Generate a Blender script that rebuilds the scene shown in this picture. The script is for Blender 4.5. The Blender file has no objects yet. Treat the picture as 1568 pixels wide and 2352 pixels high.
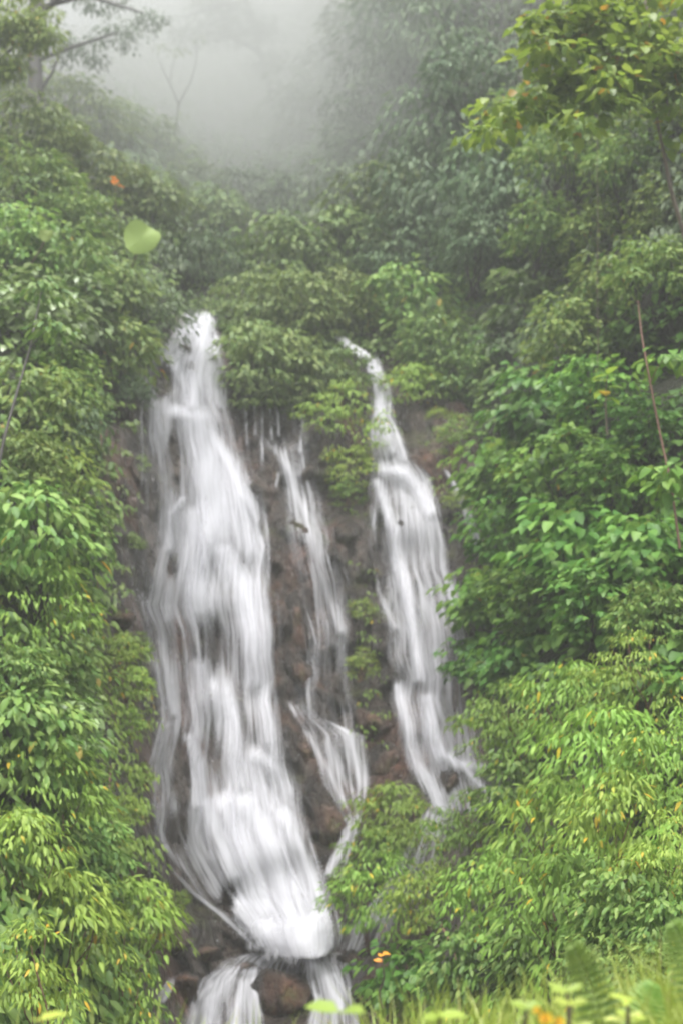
import bpy, math, random
import numpy as np
from mathutils import Vector, noise

R = math.radians
S = bpy.context.scene
COL = S.collection
rng = np.random.default_rng(7)
random.seed(7)

# ------------------------------------------------------------------ camera
W0, H0 = 1568.0, 2352.0          # pixel frame the measurements were taken in
VF, PITCH, CZ = R(41.0), R(10.0), 3.0
FPX = (H0 / 2) / math.tan(VF / 2)
cam_d = bpy.data.cameras.new("camera")
cam = bpy.data.objects.new("camera", cam_d)
COL.objects.link(cam)
cam.location = (0, 0, CZ)
cam.rotation_euler = (R(90) + PITCH, 0, 0)
cam_d.sensor_fit = 'VERTICAL'
cam_d.sensor_height = 36.0
cam_d.lens = 18.0 / math.tan(VF / 2)
cam_d.clip_start = 0.05
cam_d.clip_end = 1000
cam_d.dof.use_dof = True
cam_d.dof.focus_distance = 8.0
cam_d.dof.aperture_fstop = 1.6
S.camera = cam

# ------------------------------------------------------------------ sky, sun, exposure
SUN_EL, SUN_AZ = R(78), R(190)   # azimuth measured clockwise from +Y
world = bpy.data.worlds.new("World")
S.world = world
world.use_nodes = True
wn = world.node_tree
wn.nodes.clear()
w_out = wn.nodes.new("ShaderNodeOutputWorld")
w_bg = wn.nodes.new("ShaderNodeBackground")
w_hs = wn.nodes.new("ShaderNodeHueSaturation")
w_sky = wn.nodes.new("ShaderNodeTexSky")
w_sky.sky_type = 'NISHITA'
w_sky.sun_disc = False
w_sky.sun_elevation = SUN_EL
w_sky.sun_rotation = SUN_AZ
w_sky.dust_density = 4.0
w_hs.inputs['Saturation'].default_value = 0.12
w_bg.inputs['Strength'].default_value = 0.095
wn.links.new(w_sky.outputs['Color'], w_hs.inputs['Color'])
wn.links.new(w_hs.outputs['Color'], w_bg.inputs['Color'])
wn.links.new(w_bg.outputs['Background'], w_out.inputs['Surface'])

sun_d = bpy.data.lights.new("sun", 'SUN')
sun_d.energy = 1.5
sun_d.angle = R(30)
sun_d.color = (1.0, 0.98, 0.94)
sun = bpy.data.objects.new("sun", sun_d)
COL.objects.link(sun)
sdir = Vector((math.sin(SUN_AZ) * math.cos(SUN_EL), math.cos(SUN_AZ) * math.cos(SUN_EL), math.sin(SUN_EL)))
sun.rotation_euler = sdir.to_track_quat('Z', 'Y').to_euler()
sun.location = sdir * 60

S.view_settings.view_transform = 'Standard'
S.view_settings.look = 'None'
S.view_settings.exposure = 1.76
S.view_settings.gamma = 1
HAZE_DENSITY = 0.0034
MIST_DENSITY = 0.075

S.render.engine = 'CYCLES'
cy = S.cycles
cy.max_bounces = 8
cy.diffuse_bounces = 3
cy.glossy_bounces = 2
cy.transmission_bounces = 4
cy.transparent_max_bounces = 24
cy.volume_bounces = 2
cy.caustics_reflective = False
cy.caustics_refractive = False
cy.sample_clamp_indirect = 4
cy.use_denoising = True
cy.pixel_filter_type = 'BLACKMAN_HARRIS'
cy.filter_width = 2.0

# ------------------------------------------------------------------ helpers
def tag(o, label=None, cat=None, group=None, kind=None):
    if label: o['label'] = label
    if cat: o['category'] = cat
    if group: o['group'] = group
    if kind: o['kind'] = kind
    return o

def obj(name, me, mat=None, parent=None, loc=None):
    o = bpy.data.objects.new(name, me)
    COL.objects.link(o)
    if mat is not None and me is not None and len(me.materials) == 0:
        me.materials.append(mat)
    if parent is not None: o.parent = parent
    if loc is not None: o.location = loc
    return o

def empty(name, loc):
    o = bpy.data.objects.new(name, None)
    o.empty_display_size = 0.1
    COL.objects.link(o)
    o.location = loc
    return o

def mesh(name, verts, faces, smooth=False):
    """verts (n,3) array, faces (m,k) int array with one k."""
    me = bpy.data.meshes.new(name)
    verts = np.asarray(verts, dtype=np.float32).reshape(-1, 3)
    faces = np.asarray(faces, dtype=np.int32)
    m, k = faces.shape
    me.vertices.add(len(verts))
    me.vertices.foreach_set("co", verts.ravel())
    me.loops.add(m * k)
    me.loops.foreach_set("vertex_index", faces.ravel())
    me.polygons.add(m)
    me.polygons.foreach_set("loop_start", np.arange(0, m * k, k, dtype=np.int32))
    me.polygons.foreach_set("loop_total", np.full(m, k, dtype=np.int32))
    me.update(calc_edges=True)
    if smooth:
        me.polygons.foreach_set("use_smooth", np.ones(m, dtype=bool))
    return me

def grid_faces(nr, nc):
    r, c = np.meshgrid(np.arange(nr - 1), np.arange(nc - 1), indexing='ij')
    a = (r * nc + c).ravel()
    return np.stack([a, a + nc, a + nc + 1, a + 1], 1)

def join_parts(parts):
    vs, fs, n = [], [], 0
    for v, f in parts:
        vs.append(v); fs.append(f + n); n += len(v)
    return np.concatenate(vs), np.concatenate(fs)

def tube(pts, radii, seg=7):
    pts = np.asarray(pts, float); n = len(pts)
    radii = np.broadcast_to(np.asarray(radii, float), (n,))
    t = np.gradient(pts, axis=0); t /= np.linalg.norm(t, axis=1)[:, None] + 1e-9
    ref = np.array([0.31, 0.93, 0.2])
    a = np.cross(t, ref); a /= np.linalg.norm(a, axis=1)[:, None] + 1e-9
    b = np.cross(t, a)
    ang = np.linspace(0, 2 * math.pi, seg, endpoint=False)
    v = pts[:, None, :] + radii[:, None, None] * (np.cos(ang)[None, :, None] * a[:, None, :] + np.sin(ang)[None, :, None] * b[:, None, :])
    f = []
    for i in range(n - 1):
        for j in range(seg):
            k = (j + 1) % seg
            f.append((i * seg + j, i * seg + k, (i + 1) * seg + k, (i + 1) * seg + j))
    return v.reshape(-1, 3), np.array(f)

def bend(p0, p1, n=8, wob=0.06, sag=0.0, r=None):
    """A slightly crooked path from p0 to p1."""
    r = r or rng
    p0 = np.array(p0, float); p1 = np.array(p1, float)
    t = np.linspace(0, 1, n)
    L = np.linalg.norm(p1 - p0)
    out = p0 + (p1 - p0) * t[:, None]
    for k in (1, 2, 3):
        out += np.sin(t * math.pi * k)[:, None] * r.normal(0, wob * L / k, 3)
    out[:, 2] -= sag * L * np.sin(t * math.pi)
    return out

# a measured image point at distance y (metres ahead of the camera) as a point of the place
def P(px, py, y):
    px = np.asarray(px, float); py = np.asarray(py, float); y = np.asarray(y, float)
    a = (px - W0 / 2) / FPX; b = (H0 / 2 - py) / FPX
    cp, sp = math.cos(PITCH), math.sin(PITCH)
    dy = cp - b * sp; dz = sp + b * cp
    k = y / dy
    return np.stack(np.broadcast_arrays(a * k, y, CZ + dz * k), -1)

# ------------------------------------------------------------------ the lie of the ravine: distance of the slope
COLS = [-400, 0, 130, 250, 450, 650, 850, 1050, 1300, 1568, 2000]
ROWS = {
 -500: [70, 68, 68, 70, 72, 70, 50, 42, 34, 28, 26],
 0:    [50, 54, 62, 68, 70, 62, 36, 31, 26, 22, 21],
 100:  [42, 42, 50, 60, 66, 60, 34.5, 29.5, 25, 21, 20],
 200:  [27, 27, 30, 36, 58, 52, 33, 28, 23.5, 20, 19],
 350:  [23, 24, 25, 28, 36, 37, 31, 27, 22.5, 18.8, 18],
 500:  [19, 20, 22, 24, 28, 29, 28, 25.5, 21.3, 17.8, 17],
 720:  [16, 17, 18.3, 20, 23, 23.5, 24, 24, 20, 17.5, 16],
 1000: [13.5, 14.5, 16, 18, 21, 21.5, 21.5, 21.5, 17.5, 15.5, 14],
 1300: [12, 13, 14.3, 16.5, 19.5, 20, 20.4, 20, 15.5, 13.5, 12.5],
 1600: [11, 12, 13.2, 15.5, 18.5, 19, 19.2, 18.5, 13.5, 11.6, 11],
 1900: [10, 11, 12.2, 14, 17.5, 18, 18, 16.5, 11.8, 10.3, 9.5],
 2190: [9, 10, 11, 12.8, 16.5, 17, 16.5, 14, 10, 9, 8.6],
 2352: [8.5, 9.2, 10.2, 12, 15.6, 15.9, 15.4, 13, 9.3, 8.2, 8],
 2700: [8, 8.6, 9.4, 10.8, 14, 14.4, 14, 12, 8.8, 7.8, 7.4],
 3100: [7.6, 8.2, 9, 10, 13, 13.4, 13, 11, 8.4, 7.4, 7],
}
ry = np.array(list(ROWS)); tab = np.array(list(ROWS.values()))
GX = np.arange(-400, 2001, 20.0); GY = np.arange(-500, 3101, 20.0)
tmp = np.stack([np.interp(GX, COLS, r) for r in tab])
DT = np.stack([np.interp(GY, ry, tmp[:, j]) for j in range(len(GX))], 1)
def blur(a, n):
    for _ in range(n):
        b = np.pad(a, 1, mode='edge')
        a = (b[1:-1, :-2] + 2 * b[1:-1, 1:-1] + b[1:-1, 2:]) / 4
        b = np.pad(a, 1, mode='edge')
        a = (b[:-2, 1:-1] + 2 * b[1:-1, 1:-1] + b[2:, 1:-1]) / 4
    return a
DT = blur(DT, 14)
for hx, hy, hrx, hry, hd in [(1090, 630, 130, 70, 4.5), (1480, 830, 80, 55, 2.2), (1250, 600, 80, 50, 2.0), (425, 665, 45, 45, 1.6), (230, 950, 40, 45, 0.9), (700, 640, 90, 30, 0.8), (1080, 900, 50, 50, 1.2),
                             (1480, 1160, 60, 35, 1.0), (1250, 990, 80, 30, 1.0), (1180, 1300, 80, 35, 0.9), (1400, 1480, 120, 40, 0.9), (80, 1310, 110, 35, 0.9), (60, 1770, 90, 35, 0.8), (150, 1060, 90, 35, 0.9),
                             (1400, 2000, 120, 35, 0.8), (1420, 2160, 110, 50, 1.2), (1250, 1780, 80, 40, 0.7), (60, 2200, 60, 60, 0.9), (210, 440, 110, 35, 0.9), (940, 640, 60, 30, 0.8), (150, 2020, 90, 30, 0.6), (1450, 480, 100, 50, 2.0)]:
    DT = DT + hd * np.exp(-((GX[None, :] - hx) / hrx) ** 2 - ((GY[:, None] - hy) / hry) ** 2)
def lookup(tabl, x0, dx, y0, dy, px, py):
    fx = np.clip((np.asarray(px, float) - x0) / dx, 0, tabl.shape[1] - 1.001)
    fy = np.clip((np.asarray(py, float) - y0) / dy, 0, tabl.shape[0] - 1.001)
    ix = fx.astype(int); iy = fy.astype(int); fx = fx - ix; fy = fy - iy
    return (tabl[iy, ix] * (1 - fx) * (1 - fy) + tabl[iy, ix + 1] * fx * (1 - fy) + tabl[iy + 1, ix] * (1 - fx) * fy + tabl[iy + 1, ix + 1] * fx * fy)
def D(px, py):
    return lookup(DT, GX[0], 20.0, GY[0], 20.0, px, py)

# outline of the bare wet rock
ROCK = [(350, 760), (420, 720), (520, 760), (560, 900), (700, 930), (760, 900), (770, 790), (880, 800), (960, 880), (1060, 920),
        (1110, 1080), (1120, 1300), (1090, 1560), (1120, 1760), (1150, 1900), (1080, 2100), (960, 2300), (900, 2420), (330, 2420),
        (330, 2120), (240, 1940), (225, 1700), (215, 1450), (240, 1250), (240, 980), (300, 900)]
def inside(px, py, poly):
    px = np.asarray(px, float); py = np.asarray(py, float)
    c = np.zeros(np.broadcast(px, py).shape, bool)
    n = len(poly)
    for i in range(n):
        x1, y1 = poly[i]; x2, y2 = poly[(i + 1) % n]
        cond = (y1 > py) != (y2 > py)
        xs = (x2 - x1) * (py - y1) / ((y2 - y1) or 1e-9) + x1
        c ^= cond & (px < xs)
    return c

# ------------------------------------------------------------------ materials
def new_mat(name):
    m = bpy.data.materials.new(name)
    m.use_nodes = True
    nt = m.node_tree
    nt.nodes.clear()
    return m, nt, nt.nodes, nt.links

def leaf_mat(name, stops, rough=0.38, trans=0.3, spec=0.5):
    """Leaves vary one by one: a colour ramp read at each leaf's own random value, shifted by each plant's own value."""
    m, nt, N, L = new_mat(name)
    out = N.new("ShaderNodeOutputMaterial")
    geo = N.new("ShaderNodeNewGeometry")
    info = N.new("ShaderNodeObjectInfo")
    ramp = N.new("ShaderNodeValToRGB")
    ramp.color_ramp.interpolation = 'LINEAR'
    el = ramp.color_ramp.elements
    while len(el) > 1: el.remove(el[-1])
    el[0].position = stops[0][0]; el[0].color = (*stops[0][1], 1)
    for p, c in stops[1:]:
        e = el.new(p); e.color = (*c, 1)
    L.new(geo.outputs['Random Per Island'], ramp.inputs['Fac'])
    hs = N.new("ShaderNodeHueSaturation")
    mh = N.new("ShaderNodeMapRange"); mh.inputs['To Min'].default_value = 0.485; mh.inputs['To Max'].default_value = 0.515
    mv = N.new("ShaderNodeMath"); mv.operation = 'MULTIPLY_ADD'
    mv.inputs[1].default_value = 0.55; mv.inputs[2].default_value = 0.75
    sep = N.new("ShaderNodeMath"); sep.operation = 'FRACT'
    mul = N.new("ShaderNodeMath"); mul.operation = 'MULTIPLY'; mul.inputs[1].default_value = 17.3
    L.new(info.outputs['Random'], mh.inputs['Value']); L.new(mh.outputs[0], hs.inputs['Hue'])
    L.new(info.outputs['Random'], mul.inputs[0]); L.new(mul.outputs[0], sep.inputs[0]); L.new(sep.outputs[0], mv.inputs[0])
    L.new(mv.outputs[0], hs.inputs['Value'])
    L.new(ramp.outputs['Color'], hs.inputs['Color'])
    bs = N.new("ShaderNodeBsdfPrincipled")
    bs.inputs['Roughness'].default_value = rough
    bs.inputs['Specular IOR Level'].default_value = spec
    L.new(hs.outputs['Color'], bs.inputs['Base Color'])
    tr = N.new("ShaderNodeBsdfTranslucent")
    th = N.new("ShaderNodeHueSaturation"); th.inputs['Saturation'].default_value = 1.0; th.inputs['Value'].default_value = 1.1; th.inputs['Hue'].default_value = 0.485
    L.new(hs.outputs['Color'], th.inputs['Color']); L.new(th.outputs['Color'], tr.inputs['Color'])
    mx = N.new("ShaderNodeMixShader"); mx.inputs['Fac'].default_value = trans
    L.new(bs.outputs[0], mx.inputs[1]); L.new(tr.outputs[0], mx.inputs[2])
    L.new(mx.outputs[0], out.inputs['Surface'])
    return m

YEL, ORA = (0.55, 0.36, 0.03), (0.5, 0.2, 0.03)
M = {}
M['narrow'] = leaf_mat("leaf_narrow", [(0, (0.119, 0.211, 0.025)), (0.3, (0.178, 0.296, 0.038)), (0.7, (0.237, 0.374, 0.063)), (0.978, (0.295, 0.417, 0.076)), (0.986, (0.592, 0.435, 0.038)), (1, YEL)], 0.5, 0.36, 0.3)
M['medium'] = leaf_mat("leaf_medium", [(0, (0.093, 0.189, 0.033)), (0.5, (0.162, 0.272, 0.053)), (0.992, (0.270, 0.370, 0.093)), (1, (0.617, 0.324, 0.039))], 0.48, 0.33, 0.3)
M['broad'] = leaf_mat("leaf_broad", [(0, (0.065, 0.173, 0.022)), (0.5, (0.116, 0.268, 0.035)), (0.99, (0.205, 0.356, 0.066)), (1, (0.513, 0.297, 0.035))], 0.45, 0.33, 0.3)
M['small'] = leaf_mat("leaf_small", [(0, (0.086, 0.156, 0.033)), (0.5, (0.144, 0.220, 0.050)), (1, (0.218, 0.286, 0.083))], 0.5, 0.33, 0.3)
M['pale'] = leaf_mat("leaf_pale", [(0, (0.12, 0.22, 0.05)), (0.5, (0.22, 0.33, 0.1)), (1, (0.38, 0.48, 0.27))], 0.26, 0.28, 0.6)
M['bright'] = leaf_mat("leaf_bright", [(0, (0.13, 0.22, 0.025)), (0.5, (0.2, 0.31, 0.035)), (0.96, (0.28, 0.38, 0.06)), (0.968, (0.42, 0.3, 0.03)), (1, (0.45, 0.25, 0.03))], 0.4, 0.5, 0.4)
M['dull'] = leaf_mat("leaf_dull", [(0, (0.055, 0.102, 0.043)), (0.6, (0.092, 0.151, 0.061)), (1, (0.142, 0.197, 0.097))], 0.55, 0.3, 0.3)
M['giant'] = leaf_mat("leaf_giant", [(0, (0.21, 0.29, 0.065)), (1, (0.23, 0.31, 0.07))], 0.55, 0.35, 0.3)
M['grass'] = leaf_mat("leaf_grass", [(0, (0.28, 0.37, 0.05)), (0.6, (0.44, 0.54, 0.1)), (0.95, (0.55, 0.6, 0.18)), (1, (0.55, 0.45, 0.22))], 0.45, 0.4)
M['fern'] = leaf_mat("leaf_fern", [(0, (0.17, 0.28, 0.045)), (1, (0.26, 0.37, 0.075))], 0.45, 0.4)
M['petal'] = leaf_mat("petal_yellow", [(0, (0.8, 0.6, 0.03)), (1, (0.85, 0.52, 0.03))], 0.5, 0.3)
M['orange'] = leaf_mat("leaf_orange", [(0, (0.6, 0.3, 0.02)), (1, (0.62, 0.26, 0.03))], 0.5, 0.25)

def bark_mat(name, c1, c2, rough=0.65):
    m, nt, N, L = new_mat(name)
    out = N.new("ShaderNodeOutputMaterial"); bs = N.new("ShaderNodeBsdfPrincipled")
    tc = N.new("ShaderNodeTexCoord"); mp = N.new("ShaderNodeMapping"); mp.inputs['Scale'].default_value = (18, 18, 3)
    nz = N.new("ShaderNodeTexNoise"); nz.inputs['Scale'].default_value = 1.0; nz.inputs['Detail'].default_value = 5
    rp = N.new("ShaderNodeValToRGB")
    rp.color_ramp.elements[0].position = 0.35; rp.color_ramp.elements[0].color = (*c1, 1)
    rp.color_ramp.elements[1].position = 0.7; rp.color_ramp.elements[1].color = (*c2, 1)
    bp = N.new("ShaderNodeBump"); bp.inputs['Strength'].default_value = 0.5
    L.new(tc.outputs['Object'], mp.inputs['Vector']); L.new(mp.outputs[0], nz.inputs['Vector'])
    L.new(nz.outputs['Fac'], rp.inputs['Fac']); L.new(rp.outputs[0], bs.inputs['Base Color'])
    L.new(nz.outputs['Fac'], bp.inputs['Height']); L.new(bp.outputs[0], bs.inputs['Normal'])
    bs.inputs['Roughness'].default_value = rough
    L.new(bs.outputs[0], out.inputs['Surface'])
    return m
M['bark'] = bark_mat("bark_dark", (0.018, 0.015, 0.012), (0.05, 0.042, 0.034))
M['twig'] = bark_mat("bark_reddish", (0.13, 0.06, 0.04), (0.24, 0.13, 0.09))
M['twig_pale'] = bark_mat("bark_pale", (0.13, 0.1, 0.075), (0.25, 0.2, 0.15))

def rock_mat(name, soil=False, red=0.5):
    m, nt, N, L = new_mat(name)
    out = N.new("ShaderNodeOutputMaterial"); bs = N.new("ShaderNodeBsdfPrincipled")
    tc = N.new("ShaderNodeTexCoord")
    mp = N.new("ShaderNodeMapping"); mp.inputs['Scale'].default_value = (1.0, 1.0, 0.45)
    L.new(tc.outputs['Object'], mp.inputs['Vector'])
    def nz(scale, det=6, rough=0.6, src=mp):
        n = N.new("ShaderNodeTexNoise"); n.inputs['Scale'].default_value = scale; n.inputs['Detail'].default_value = det; n.inputs['Roughness'].default_value = rough
        L.new(src.outputs[0] if src is mp else src.outputs['Object'], n.inputs['Vector']); return n
    n1, n2, n3 = nz(1.9), nz(0.9, 3), nz(9.0, 8, 0.7)
    r1 = N.new("ShaderNodeValToRGB"); e = r1.color_ramp.elements
    e[0].position = 0.3; e[0].color = (0.026, 0.021, 0.018, 1); e[1].position = 0.72; e[1].color = (0.14, 0.112, 0.096, 1)
    x = e.new(0.5); x.color = (0.064, 0.051, 0.043, 1)
    L.new(n1.outputs['Fac'], r1.inputs['Fac'])
    r2 = N.new("ShaderNodeValToRGB"); e = r2.color_ramp.elements
    e[0].position = 0.5; e[0].color = (0, 0, 0, 1); e[1].position = 0.66; e[1].color = (red, red, red, 1)
    L.new(n2.outputs['Fac'], r2.inputs['Fac'])
    mr = N.new("ShaderNodeMix"); mr.data_type = 'RGBA'; mr.inputs[7].default_value = (0.15, 0.068, 0.042, 1)
    L.new(r2.outputs[0], mr.inputs[0]); L.new(r1.outputs[0], mr.inputs[6])
    md = N.new("ShaderNodeMix"); md.data_type = 'RGBA'; md.blend_type = 'MULTIPLY'; md.inputs[0].default_value = 0.7
    r3 = N.new("ShaderNodeValToRGB"); e = r3.color_ramp.elements
    e[0].position = 0.3; e[0].color = (0.22, 0.2, 0.19, 1); e[1].position = 0.68; e[1].color = (1.45, 1.38, 1.32, 1)
    L.new(n3.outputs['Fac'], r3.inputs['Fac'])
    L.new(mr.outputs[2], md.inputs[6]); L.new(r3.outputs[0], md.inputs[7])
    # patches of moss
    n4 = nz(1.3, 5, 0.65, tc)
    r4 = N.new("ShaderNodeValToRGB"); e = r4.color_ramp.elements
    e[0].position = 0.56 if not soil else 0.35; e[0].color = (0, 0, 0, 1); e[1].position = 0.68; e[1].color = (0.75, 0.75, 0.75, 1)
    L.new(n4.outputs['Fac'], r4.inputs['Fac'])
    mps = N.new("ShaderNodeMapping"); mps.inputs['Scale'].default_value = (5.5, 3, 0.5)
    L.new(tc.outputs['Object'], mps.inputs['Vector'])
    n5 = N.new("ShaderNodeTexNoise"); n5.inputs['Scale'].default_value = 1; n5.inputs['Detail'].default_value = 5; L.new(mps.outputs[0], n5.inputs['Vector'])
    r5 = N.new("ShaderNodeValToRGB"); e = r5.color_ramp.elements
    e[0].position = 0.38; e[0].color = (0.3, 0.28, 0.27, 1); e[1].position = 0.6; e[1].color = (1, 1, 1, 1)
    L.new(n5.outputs['Fac'], r5.inputs['Fac'])
    mst = N.new("ShaderNodeMix"); mst.data_type = 'RGBA'; mst.blend_type = 'MULTIPLY'; mst.inputs[0].default_value = 0.8
    L.new(md.outputs[2], mst.inputs[6]); L.new(r5.outputs[0], mst.inputs[7])
    mm = N.new("ShaderNodeMix"); mm.data_type = 'RGBA'; mm.inputs[7].default_value = (0.06, 0.072, 0.018, 1)
    L.new(r4.outputs[0], mm.inputs[0]); L.new(mst.outputs[2], mm.inputs[6])
    if soil:
        ms = N.new("ShaderNodeMix"); ms.data_type = 'RGBA'; ms.blend_type = 'MULTIPLY'; ms.inputs[0].default_value = 1.0; ms.inputs[7].default_value = (0.3, 0.34, 0.28, 1)
        L.new(mm.outputs[2], ms.inputs[6]); L.new(ms.outputs[2], bs.inputs['Base Color'])
    else:
        L.new(mm.outputs[2], bs.inputs['Base Color'])
    rr = N.new("ShaderNodeMapRange"); rr.inputs['To Min'].default_value = 0.12; rr.inputs['To Max'].default_value = 0.45
    L.new(n3.outputs['Fac'], rr.inputs['Value']); L.new(rr.outputs[0], bs.inputs['Roughness'])
    vor = N.new("ShaderNodeTexVoronoi"); vor.feature = 'DISTANCE_TO_EDGE'; vor.inputs['Scale'].default_value = 2.4
    wrp = N.new("ShaderNodeMix"); wrp.data_type = 'RGBA'; wrp.blend_type = 'ADD'; wrp.inputs[0].default_value = 0.5
    L.new(mp.outputs[0], wrp.inputs[6]); L.new(n1.outputs['Color'], wrp.inputs[7]); L.new(wrp.outputs[2], vor.inputs['Vector'])
    cr = N.new("ShaderNodeMapRange"); cr.inputs['From Max'].default_value = 0.09
    L.new(vor.outputs['Distance'], cr.inputs['Value'])
    hsum = N.new("ShaderNodeMath"); hsum.operation = 'MULTIPLY_ADD'; hsum.inputs[1].default_value = 0.22
    L.new(cr.outputs[0], hsum.inputs[0]); L.new(n3.outputs['Fac'], hsum.inputs[2])
    bp = N.new("ShaderNodeBump"); bp.inputs['Strength'].default_value = 0.9; bp.inputs['Distance'].default_value = 0.14
    L.new(hsum.outputs[0], bp.inputs['Height']); L.new(bp.outputs[0], bs.inputs['Normal'])
    L.new(bs.outputs[0], out.inputs['Surface'])
    return m
M['rock'] = rock_mat("wet_rock", False, 0.75)
M['rock_red'] = rock_mat("reddish_rock", False, 1.0)
M['soil'] = rock_mat("mossy_soil", True, 0.3)

def water_mat(name, kx, ky, thr=0.5):
    """Falling white water: opaque where the flow is dense (vertex attribute), torn into strands along the flow (UV in metres)."""
    m, nt, N, L = new_mat(name)
    out = N.new("ShaderNodeOutputMaterial"); bs = N.new("ShaderNodeBsdfPrincipled")
    uv = N.new("ShaderNodeUVMap"); uv.uv_map = "flow"
    at = N.new("ShaderNodeAttribute"); at.attribute_name = "flow_amount"
    def nz(sx, sy, det, rough=0.55, dist=0.0):
        mp = N.new("ShaderNodeMapping"); mp.inputs['Scale'].default_value = (sx, sy, 1)
        L.new(uv.outputs[0], mp.inputs['Vector'])
        n = N.new("ShaderNodeTexNoise"); n.inputs['Scale'].default_value = 1; n.inputs['Detail'].default_value = det
        n.inputs['Roughness'].default_value = rough; n.inputs['Distortion'].default_value = dist
        L.new(mp.outputs[0], n.inputs['Vector']); return n
    n1 = nz(3.6 * kx, 0.3 * ky, 4, 0.6, 0.1)
    n2 = nz(13 * kx, 0.6 * ky, 4, 0.65, 0.06)
    n3 = nz(30 * kx, 0.8 * ky, 3, 0.55)
    def mth(op, a, b=None, c=None, clamp=False):
        x = N.new("ShaderNodeMath"); x.operation = op; x.use_clamp = clamp
        for i, v in enumerate((a, b, c)):
            if v is None: continue
            if isinstance(v, (int, float)): x.inputs[i].default_value = v
            else: L.new(v, x.inputs[i])
        return x.outputs[0]
    s = mth('MULTIPLY_ADD', n1.outputs['Fac'], 1.2, -0.6)
    s = mth('MULTIPLY_ADD', n2.outputs['Fac'], 1.5, mth('ADD', s, -0.75))
    s = mth('MULTIPLY_ADD', n3.outputs['Fac'], 1.1, mth('ADD', s, -0.55))
    v = mth('MULTIPLY_ADD', s, 1.08, at.outputs['Fac'])
    mr = N.new("ShaderNodeMapRange"); mr.interpolation_type = 'SMOOTHSTEP'
    mr.inputs['From Min'].default_value = -0.1; mr.inputs['From Max'].default_value = 1.05
    mr.inputs['To Max'].default_value = 0.93
    L.new(v, mr.inputs['Value'])
    edge = mth('MULTIPLY', at.outputs['Fac'], 3.2, clamp=True)
    alpha = mth('MULTIPLY', mr.outputs[0], edge)
    bs.inputs['Base Color'].default_value = (0.71, 0.71, 0.755, 1)
    bs.inputs['Roughness'].default_value = 0.55
    bs.inputs['Specular IOR Level'].default_value = 0.3
    bp = N.new("ShaderNodeBump"); bp.inputs['Strength'].default_value = 0.22; bp.inputs['Distance'].default_value = 0.06
    L.new(v, bp.inputs['Height']); L.new(bp.outputs[0], bs.inputs['Normal'])
    tl = N.new("ShaderNodeBsdfTranslucent"); tl.inputs['Color'].default_value = (0.71, 0.71, 0.755, 1)
    m1 = N.new("ShaderNodeMixShader"); m1.inputs['Fac'].default_value = 0.4
    L.new(bs.outputs[0], m1.inputs[1]); L.new(tl.outputs[0], m1.inputs[2])
    tp = N.new("ShaderNodeBsdfTransparent")
    m2 = N.new("ShaderNodeMixShader")
    L.new(alpha, m2.inputs['Fac']); L.new(tp.outputs[0], m2.inputs[1]); L.new(m1.outputs[0], m2.inputs[2])
    L.new(m2.outputs[0], out.inputs['Surface'])
    return m
M['water'] = water_mat("falling_water", 1.0, 1.0)
def drop_mat():
    m, nt, N, L = new_mat("water_drops")
    out = N.new("ShaderNodeOutputMaterial"); bs = N.new("ShaderNodeBsdfPrincipled")
    bs.inputs['Base Color'].default_value = (0.75, 0.75, 0.78, 1); bs.inputs['Roughness'].default_value = 0.3
    L.new(bs.outputs[0], out.inputs['Surface'])
    return m
M['drop'] = drop_mat()


# ------------------------------------------------------------------ ground and hillside
def fr(x, y, z, o=4):
    return noise.fractal(Vector((x, y, z)), 0.9, 2.1, o)

def build_hillside():
    gx = np.concatenate([[-9000, -5000, -2600, -1400, -800], np.arange(-400, 150, 40), np.arange(150, 1260, 6), np.arange(1260, 2001, 40), [2500, 3400, 5000, 8000]])
    gy = np.concatenate([np.arange(-500, 640, 40), np.arange(640, 2500, 6), np.arange(2500, 3101, 60)])
    px, py = np.meshgrid(gx, gy)
    d = D(px, py)
    p = P(px, py, d)
    disp = np.zeros(px.shape)
    rock = inside(px, py, ROCK)
    rk = blur(rock.astype(float), 5)
    nr, nc = px.shape
    for i in range(nr):
        for j in range(nc):
            x, y, z = p[i, j]
            if rk[i, j] > 0.02:
                big = fr(x * 0.55, y * 0.3, z * 0.4, 3) * 0.26
                cell = noise.voronoi(Vector((x * 0.95, y * 0.6, z * 0.7)))[0]
                c2 = noise.voronoi(Vector((x * 2.3, y * 1.2, z * 1.6)))[0]
                blk = (min(cell[1] - cell[0], 0.5) - 0.2) * 0.5 + (min(c2[1] - c2[0], 0.4) - 0.15) * 0.36
                fine = fr(x * 3.1, y * 2, z * 2.2, 4) * 0.1
                led = (0.5 - abs(fr(x * 0.9, y * 0.4, z * 1.1, 3))) * 0.22
                disp[i, j] = rk[i, j] * (big + blk + fine + led)
            else:
                disp[i, j] = fr(x * 0.5, y * 0.5, z * 0.5, 3) * 0.25
    p[..., 1] -= disp
    p[..., 0] = np.clip(p[..., 0], -37, 37)
    p[..., 2] = np.clip(p[..., 2], -1.3, 36)
    me = mesh("hillside", p.reshape(-1, 3), grid_faces(nr, nc), smooth=True)
    me.materials.append(M['rock'])
    me.materials.append(M['soil'])
    mi = np.where(rk[:-1, :-1] > 0.4, 0, 1).astype(np.int32).ravel()
    me.polygons.foreach_set("material_index", mi)
    o = obj("cliff_terrain", me)
    tag(o, "steep ravine hillside with bare wet brown rock face behind the falls", "hillside", kind='structure')
    jx = np.where((gx >= 150) & (gx < 1260))[0]; jy = np.where((gy >= 640) & (gy < 2500))[0]
    return disp[np.ix_(jy, jx)]
DISP = build_hillside()
DB = blur(DISP, 45)
def rock_out(px, py):
    return lookup(DB, 150.0, 6.0, 640.0, 6.0, px, py)
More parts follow.
